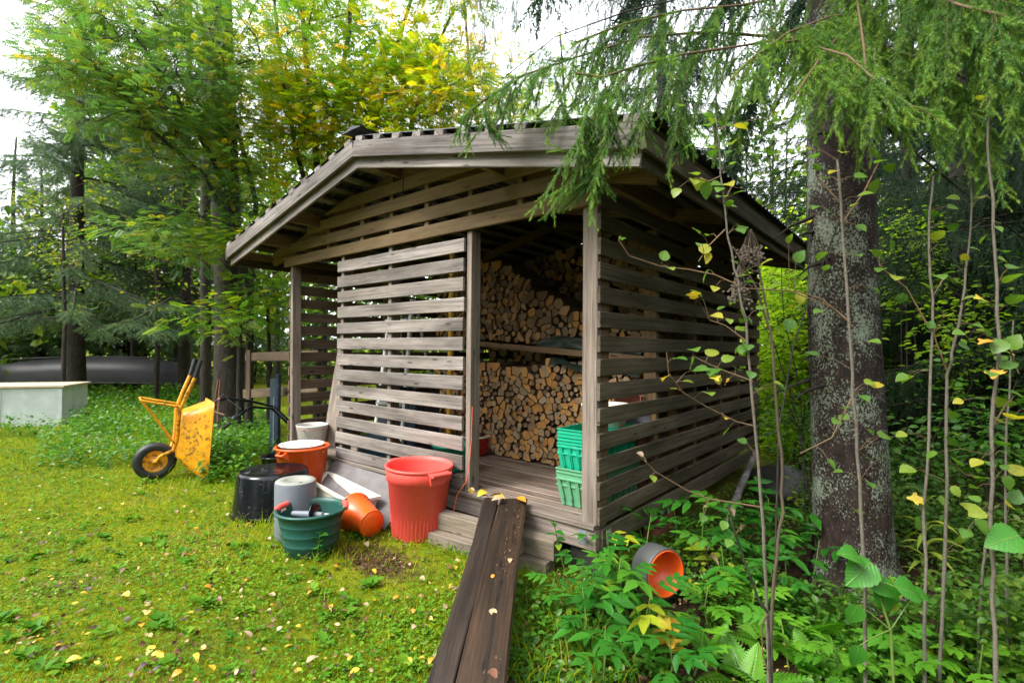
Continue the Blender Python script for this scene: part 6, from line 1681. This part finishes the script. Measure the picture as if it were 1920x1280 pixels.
def plant(name, label, cat, px, py, kind, n, h, s, group=None, stalk='green_stalk', lean=0.25, nm='leaf', rosette=False):
    b0 = G(px, py); th = thing(name, label, cat, b0, 0, group)
    mb = MB(); top = Vector((RNG.uniform(-lean, lean) * h, RNG.uniform(-lean, lean) * h, h))
    if not rosette: mb.tube([(0, 0, -.02), top * .5 + Vector((j(.02), j(.02), 0)), top], [.005, .004, .0025], 5)
    a0 = RNG.uniform(0, 6.28)
    for i in range(n):
        a = a0 + i * 2.4 + RNG.uniform(-.3, .3); u = (.25 + .75 * (i + 1) / n)
        el = RNG.uniform(-.1, .45) if not rosette else RNG.uniform(.35, 1.0)
        d = Vector((math.cos(a) * math.cos(el), math.sin(a) * math.cos(el), math.sin(el)))
        sz = s * RNG.uniform(.75, 1.15)
        p0 = top * u if not rosette else Vector((math.cos(a) * .02, math.sin(a) * .02, .01))
        leaf(th, kind, p0, d, sz, nm=nm)
    if not rosette: mb.build('stem', stalk, th)
    else: mb.tube([(0, 0, -.02), (0, 0, .03)], .006, 5); mb.build('stem', stalk, th)
    return th
EG = 'glossy green seedlings between the ramp and the spruce'
EGL = ["at the ramp's lower east edge", 'low beside the middle of the ramp', 'just below the sill end, nearest the ramp', 'large one in front of the pipe', 'taller one right of the horsetail tuft', 'in front of the pipe mouth', 'behind the yellow-leaved sprig by the sill', 'against the shed corner by the pipe', 'cut by the lower picture edge near the ramp', 'cut by the lower picture edge below the pipe', 'behind the pipe under the east wall', 'big one between the pipe and the grey sapling', 'left of the grey sapling stem', 'between the grey sapling and the big trunk', "low one below the pipe's right side", 'low one at the foot of the dry stalk', "close in front of the big trunk's left root", 'under the lowest east wall board', 'at the nail plate of the shed corner']
for q_, (px, py, n, h, s) in enumerate(((1030, 1165, 5, .20, .14), (985, 1150, 3, .12, .10), (1110, 1150, 8, .30, .20), (1165, 1190, 9, .34, .22), (1090, 1225, 7, .26, .19), (1215, 1215, 8, .26, .20), (1150, 1090, 6, .28, .19), (1190, 1075, 6, .34, .20), (1130, 1290, 6, .24, .20), (1250, 1290, 7, .22, .20),
                          (1320, 1060, 7, .40, .24), (1380, 1085, 8, .42, .25), (1430, 1075, 8, .44, .25), (1475, 1090, 8, .42, .24), (1350, 1130, 6, .30, .22), (1450, 1140, 7, .30, .22), (1520, 1110, 5, .30, .20), (1270, 1010, 5, .25, .18), (1210, 1030, 5, .28, .18))):
    plant('elder_seedling', 'glossy compound-leaved seedling ' + EGL[q_], 'plant', px, py, 'elder', n, h, s, EG)
FNL = ["left of the dry stalk's foot", "right of the dry stalk's foot", 'left in the fern patch near the pipe', 'under the broad-leaved shoot', 'at the lower edge below the dry stalk', 'between the pipe and the grey sapling', 'between the two slender saplings', 'at the lower picture edge below the yellow seedling', 'beside the yellow maple seedling']
for q_, (px, py, n, h, s) in enumerate(((1500, 1200, 7, .12, .24), (1560, 1180, 7, .12, .24), (1440, 1215, 6, .1, .22), (1600, 1230, 6, .1, .22), (1530, 1270, 7, .1, .22), (1340, 1240, 6, .1, .2), (1660, 1260, 6, .1, .22), (1400, 1290, 6, .1, .22), (1290, 1230, 5, .1, .18))):
    plant('fern', 'bright feathery fern ' + FNL[q_], 'fern', px, py, 'fern', n, h, s, 'ferns below the big spruce', nm='frond', rosette=True)
WHL = ['below the pipe mouth', 'left of the dry stalk', 'below the big trunk', 'below the broad-leaved shoot', 'right of the yellow seedling', 'among the ferns by the dry stalk', 'left of the thickest sapling', "at the thickest sapling's foot", 'in the lower right picture corner', 'under the middle slender sapling', 'at the lower edge below the slender saplings', 'at the lower edge by the thickest sapling']
for q_, (px, py, n, h, s) in enumerate(((1330, 1180, 6, .2, .16), (1410, 1180, 6, .22, .17), (1620, 1180, 5, .2, .16), (1700, 1190, 5, .2, .16), (1300, 1265, 6, .18, .16), (1480, 1255, 6, .2, .16), (1760, 1230, 6, .25, .17), (1850, 1210, 6, .25, .18), (1890, 1260, 6, .25, .18), (1580, 1290, 6, .2, .17), (1720, 1285, 6, .2, .17), (1820, 1290, 6, .22, .17))):
    plant('wood_herb', 'light green toothed woodland herb ' + WHL[q_], 'plant', px, py, 'chervil', n, h, s, 'woodland herbs in the foreground')
for (px, py, n, h, s, l) in ((1570, 1075, 16, .42, .15, 'yellow-green willowherb with narrow leaves in front of the big trunk'), (1725, 1120, 16, .46, .17, 'yellowing willowherb with long drooping narrow leaves right of the big trunk'), (1640, 1120, 8, .25, .11, 'small willowherb between the trunk and the saplings')):
    plant('willowherb', l, 'plant', px, py, 'lance', n, h, s)
plant('ground_seedling', 'pale yellow-green seedling beside the sill timber', 'plant', 1062, 1078, 'ovate', 9, .32, .075)
plant('ground_seedling', 'small green nettle seedling growing in front of the green tub', 'plant', 592, 1052, 'hazel', 7, .17, .055)
plant('ground_seedling', 'young yellow maple seedling among the ferns in front', 'plant', 1240, 1240, 'yellow', 5, .16, .12)
plant('ground_seedling', 'withered brown plant in the undergrowth before the pipe', 'plant', 1330, 1105, 'dry', 5, .3, .08, stalk='stalk')
# one broad-leaved shoot and a burst of hair-fine horsetail
def shoot(label, stem_px, d, leaves, kind='hazel', r=.006, stalk='green_stalk'):
    p0 = ground(W(stem_px[0][0], stem_px[0][1], d)); th = thing('broadleaf_shoot', label, 'plant', p0)
    pts = [Vector((0, 0, 0))] + [W(a, b, d) - p0 for a, b in stem_px[1:]]
    mb = MB(); mb.tube(pts, [r * (1 - .6 * i / len(pts)) for i in range(len(pts))], 6)
    for (a, b, s, dx, dy) in leaves:
        c = W(a, b, d + RNG.uniform(-.06, .06)) - p0; q = min(pts, key=lambda p: (p - c).length)
        dirv = (RT * dx + UP * -dy + FW * RNG.uniform(-.3, .1)).normalized()
        l = s / FPX * d
        mb.tube([q, q.lerp(c - dirv * l * .5, .6) + Vector((0, 0, .006)), c - dirv * l * .5], [.0025, .002, .0018], 4)
        leaf(th, kind, c - dirv * l * .5, dirv, l, up=(-FW * .7 + Vector((0, 0, .8))))
    mb.build('stem', stalk, th)
shoot('fresh green broad leaves on a shoot in front of the big trunk', [(1680, 1270), (1670, 1180), (1640, 1090), (1590, 1040)], 1.9, [(1595, 1040, 52, -1, -.4), (1612, 1075, 66, -.7, .5), (1650, 1098, 62, .7, .3), (1660, 1118, 60, .1, 1), (1708, 1108, 58, 1, .3), (1738, 1122, 50, 1, .5), (1600, 1152, 42, -.4, .9), (1606, 1230, 40, -.3, 1)])
shoot('single large green leaf hanging at the right edge beside a sapling', [(1930, 1280), (1935, 1150), (1920, 1050)], 1.9, [(1882, 1012, 66, -1, .25)])
hb = G(990, 1110); th = thing('horsetail', 'bright hair-fine horsetail tuft beside the ramp', 'plant', hb)
k = 420; Dq = rnd_dirs(k, .9, .8); Dq[:, 2] = np.abs(Dq[:, 2]); hh_ = NR.uniform(.06, .17, k)
o = stuff_part('needles', scatter(PB, NR.normal(0, .018, (k, 3)) * np.array((1, 1, 0)) + np.array((0, 0, .03)), Dq, np.stack((hh_, np.full(k, .0022), hh_), 1), NR.uniform(.2, .7, k)), 'grass', th)
mb = MB(); mb.tube([(0, 0, -.02), (0, 0, .08)], .004, 5); mb.build('stem', 'green_stalk', th)

# ------------------------------------------------------------------ saplings
def sapling(label, px, d, r0, r1, leaves=(), kind='aspen', twigs=(), mat='bark_grey', name='sapling', cat='sapling', lsz=(36, 46), group=None):
    pts = [W(*p, d) for p in px]; b0 = ground(pts[0]); th = thing(name, label, cat, b0, 0, group)
    if pts[0].z > b0.z: pts = [b0 - Vector((0, 0, .03))] + pts
    q = []
    for a, b in zip(pts, pts[1:]):
        for u in (0, .33, .66): q.append(a.lerp(b, u) + Vector((j(.004), j(.004), 0)))
    q.append(pts[-1]); n = len(q); r0 *= .85
    mb = MB(); mb.tube([p - b0 for p in q], [(r0 + (r1 - r0) * i / (n - 1)) * (1.12 if i % 4 == 0 else 1) for i in range(n)], 9); mb.build('stem', mat, th)
    tw = MB(); nodes = [p - b0 for p in q]
    for tpx in twigs:
        dd = d; tp_ = [W(a, b, dd + .03 * math.sin(i)) - b0 for i, (a, b) in enumerate(tpx)]
        tw.tube(tp_, [min(r1, .0032) * .9 * (1 - .7 * i / len(tp_)) + .001 for i in range(len(tp_))], 5)
        for a, b in zip(tp_, tp_[1:]): nodes += [a.lerp(b, .5), b]
    leaves = list(leaves)
    if len(leaves) > 1:      # finer leaves on short side shoots up the stem
        for _ in range(int(.9 * len(leaves))):
            u = RNG.uniform(.25, 1) * (len(px) - 1); k_ = min(int(u), len(px) - 2); f_ = u - k_
            bx_, by_ = px[k_][0] + (px[k_ + 1][0] - px[k_][0]) * f_, px[k_][1] + (px[k_ + 1][1] - px[k_][1]) * f_
            leaves.append((bx_ + RNG.gauss(0, 48), by_ + RNG.uniform(-50, 20), RNG.uniform(24, 36)))
    for lf in leaves:
        a, b = lf[:2]; s = lf[2] if len(lf) > 2 else RNG.uniform(*lsz); kd = lf[3] if len(lf) > 3 else kind
        s *= .64; l = s / FPX * d; c = W(a, b, d + RNG.uniform(-.10, .10)) - b0
        nn = min(nodes, key=lambda p: (p - c).length + .5 * max(0, p.z - c.z))
        v = c - nn; out = (v.normalized() if v.length > .01 else RT) + Vector((RNG.uniform(-.5, .5), RNG.uniform(-.5, .5), RNG.uniform(-.6, .1))); out.normalize()
        p0 = c - out * l * .5
        tw.tube([nn, nn.lerp(p0, .55) + Vector((0, 0, .10 * v.length)), p0], [.0014, .0011, .0008], 4)
        leaf(th, kd, p0, out, l, up=Vector((0, 0, 1)) - FW * RNG.uniform(.1, .9))
    if tw.v: tw.build('twigs', 'twig' if mat != 'stalk' else 'stalk', th)['kind'] = 'stuff'
    return th
sapling('slim grey sapling with round leaves before the east wall of the shed', [(1441, 1300), (1437, 1100), (1428, 930), (1412, 740), (1397, 600), (1382, 520), (1370, 470), (1356, 380), (1350, 300), (1342, 215)], 1.95, .0078, .0025,
    [(1300, 325), (1310, 345, 46), (1325, 358, 52), (1345, 345), (1368, 345), (1352, 368, 40), (1335, 226, 30), (1371, 268, 40), (1336, 288, 34), (1390, 238, 40), (1166, 447, 26), (1246, 478, 36), (1258, 503, 30), (1328, 440, 30), (1322, 465, 40), (1326, 484, 36), (1305, 548, 40), (1322, 518, 44), (1340, 541, 30), (1300, 552, 38, 'yellow'), (1377, 566), (1402, 560, 30), (1430, 577, 36), (1392, 588, 34), (1345, 592, 40), (1394, 601, 34),
     (1302, 655, 44), (1336, 660, 46), (1276, 672, 44), (1366, 672, 40), (1296, 682, 46), (1314, 692, 48), (1336, 696, 50), (1383, 691, 36), (1247, 708, 34, 'yellow'), (1330, 737, 40), (1341, 708, 32, 'yellow'), (1362, 716, 28, 'yellow'), (1290, 715, 32), (1360, 783, 20, 'yellow'), (1391, 826, 28), (1199, 849, 30, 'dry'), (1225, 897, 26), (1318, 970, 30), (1325, 945, 30, 'dry'), (1357, 985, 28), (1385, 655, 36), (1262, 728, 20)],
    twigs=[[(1412, 715), (1345, 690), (1300, 668)], [(1420, 800), (1380, 790), (1320, 760), (1280, 735), (1254, 700), (1250, 660)], [(1400, 640), (1360, 610), (1330, 600)], [(1385, 535), (1340, 515), (1290, 505), (1240, 500), (1180, 480), (1160, 450)], [(1360, 430), (1330, 460), (1310, 490)], [(1425, 950), (1330, 935), (1290, 920), (1230, 885), (1195, 850)], [(1352, 330), (1330, 340), (1310, 335)], [(1356, 380), (1372, 350)], [(1385, 540), (1480, 545), (1560, 575), (1598, 610)]])
# dried umbellifer stalk
th = sapling('dry hollow stalk with hanging withered seed umbels beside the grey sapling', [(1447, 1300), (1446, 1150), (1456, 1040), (1468, 960), (1464, 850), (1452, 720), (1444, 620), (1420, 540), (1385, 480), (1372, 462)], 2.02, .0085, .0035, mat='stalk', name='dry_umbel_stalk', cat='dry plant')
for cx, cy, w, h in ((1408, 430, 22, 72), (1386, 492, 18, 66)):
    mb = MB(); b0 = th.location; top = W(cx, cy, 2.0) - b0
    for k in range(16):
        e = W(cx + RNG.uniform(-w, w) * .9, cy + h * RNG.uniform(.5, 1.05), 2.0 + RNG.uniform(-.05, .05)) - b0
        mb.tube([top, top.lerp(e, .5) + Vector((0, 0, .01)), e], [.0016, .0012, .001], 4)
        for q in range(9):
            p = e + Vector((RNG.gauss(0, .012), RNG.gauss(0, .012), RNG.gauss(0, .014))); mb.box(p, (.006, .003, .008), 0, Matrix.Rotation(RNG.uniform(0, 3), 3, 'Y'))
    mb.tube([top, (W(1442, 600, 2.02) if cx > 1400 else W(1400, 510, 2.02)) - b0], .004, 5)
    mb.build('umbel', 'stalk', th)
sapling('dark forked stalk standing in front of the dry umbel stalk', [(1448, 1310), (1440, 1150), (1420, 1120), (1385, 1020), (1370, 970)], 1.85, .007, .003, [(1372, 955, 40, 'dry'), (1392, 985, 30, 'dry')], mat='bark_rowan', twigs=[[(1440, 1150), (1428, 1170), (1430, 1230), (1445, 1270)]])
SG = 'saplings around the big trunk'
sapling('straight grey sapling crossing in front of the big lichened trunk', [(1622, 1310), (1622, 1080), (1612, 900), (1600, 740), (1592, 600), (1578, 420), (1570, 300)], 2.0, .0085, .0045,
    [(1640, 640), (1646, 722, 34), (1622, 746, 34), (1580, 764, 34), (1500, 560, 36), (1660, 818, 44), (1688, 822, 44), (1580, 285, 36), (1525, 292, 34), (1640, 288, 44), (1652, 302, 36), (1562, 322, 34), (1512, 356, 32), (1640, 350, 44), (1622, 364, 40), (1532, 312, 30), (1615, 330, 36), (1560, 870, 34), (1480, 610, 40), (1520, 662, 40), (1540, 480, 40), (1500, 480, 40), (1612, 960, 30)],
    twigs=[[(1590, 600), (1540, 560), (1490, 545)], [(1578, 420), (1620, 360), (1650, 300)], [(1575, 380), (1530, 330)], [(1600, 740), (1560, 820), (1500, 850)]], group=SG)
sapling('slender sapling right of the trunk with a few yellow leaves', [(1735, 1310), (1735, 1100), (1733, 950), (1745, 760), (1747, 560), (1740, 430), (1750, 330)], 2.05, .0085, .0035,
    [(1762, 518, 46), (1800, 530, 44), (1700, 710, 40), (1690, 708, 36), (1775, 590, 44), (1740, 620, 30), (1716, 935, 40, 'yellow'), (1700, 880, 44), (1722, 980, 40), (1745, 402, 40), (1760, 440, 40), (1690, 560, 34), (1680, 520, 40), (1650, 505, 36), (1640, 470, 40)], twigs=[[(1745, 620), (1700, 540), (1650, 500)], [(1747, 560), (1770, 520)]], group=SG)
sapling('forked pale sapling standing between the slender one and the thick one', [(1758, 1310), (1768, 1100), (1774, 900), (1778, 700), (1790, 640), (1808, 540), (1822, 430), (1818, 300)], 2.1, .0085, .003,
    [(1792, 620, 48), (1810, 650, 40), (1782, 776, 44), (1784, 826, 40), (1792, 862, 46), (1850, 622, 40), (1834, 370, 44), (1850, 312, 36), (1812, 590, 44), (1842, 895, 40), (1800, 1010, 30), (1815, 1032, 34), (1770, 660, 36)], twigs=[[(1778, 700), (1755, 640), (1748, 600)], [(1774, 860), (1810, 890), (1840, 895)]], group=SG)
sapling('thickest of the right-hand saplings, bare grey stem with mottled yellow leaves', [(1866, 1310), (1862, 1120), (1858, 960), (1860, 800), (1872, 640), (1868, 480), (1856, 320), (1850, 180)], 1.95, .0098, .004,
    [(1872, 650, 50), (1892, 684, 48), (1858, 700, 40), (1900, 520, 52), (1905, 560, 46), (1902, 640, 50), (1895, 735, 60), (1882, 755, 56), (1905, 780, 60), (1880, 830, 40), (1892, 850, 40), (1830, 960, 50), (1842, 986, 50), (1870, 1000, 44), (1896, 948, 40), (1900, 500, 40), (1850, 1015, 40), (1810, 1000, 36), (1815, 950, 40), (1880, 470, 44), (1838, 560, 40, 'yellow'), (1866, 700, 46, 'yellow'), (1848, 640, 44, 'yellow')], twigs=[[(1872, 640), (1895, 660), (1910, 700)], [(1860, 800), (1885, 760), (1905, 740)], [(1858, 960), (1835, 975)]], group=SG)
sapling('thin sapling at the edge of the picture with drooping yellowish leaves', [(1895, 1310), (1888, 1120), (1884, 900), (1892, 740), (1900, 600)], 2.2, .007, .003, [(1903, 850, 50), (1908, 880, 50), (1890, 905, 44), (1904, 930, 46), (1880, 790, 40), (1910, 1140, 60)], group=SG)
sapling('short leaning sapling close behind the thick one', [(1828, 1310), (1836, 1160), (1842, 1060), (1850, 1010)], 2.25, .008, .005, [(1800, 1090, 40), (1868, 1080, 36)], group=SG)
# thin bare rods by the corner of the shed
for k, (pp_, d, r, lb) in enumerate((([(1455, 960), (1462, 800), (1490, 640), (1540, 500), (1590, 370)], 2.6, .006, 'bare olive rod slanting across to the big trunk'), ([(1510, 960), (1502, 740), (1470, 600), (1465, 500)], 3.6, .005, 'dark thin rod rising behind the shed corner'), ([(1530, 1000), (1490, 760), (1450, 640), (1400, 560)], 3.4, .005, 'dark thin rod leaning towards the shed wall'))):
    sapling(lb, pp_, d, r, r * .5, [], mat='bark_rowan', name='bare_rod', cat='twig')
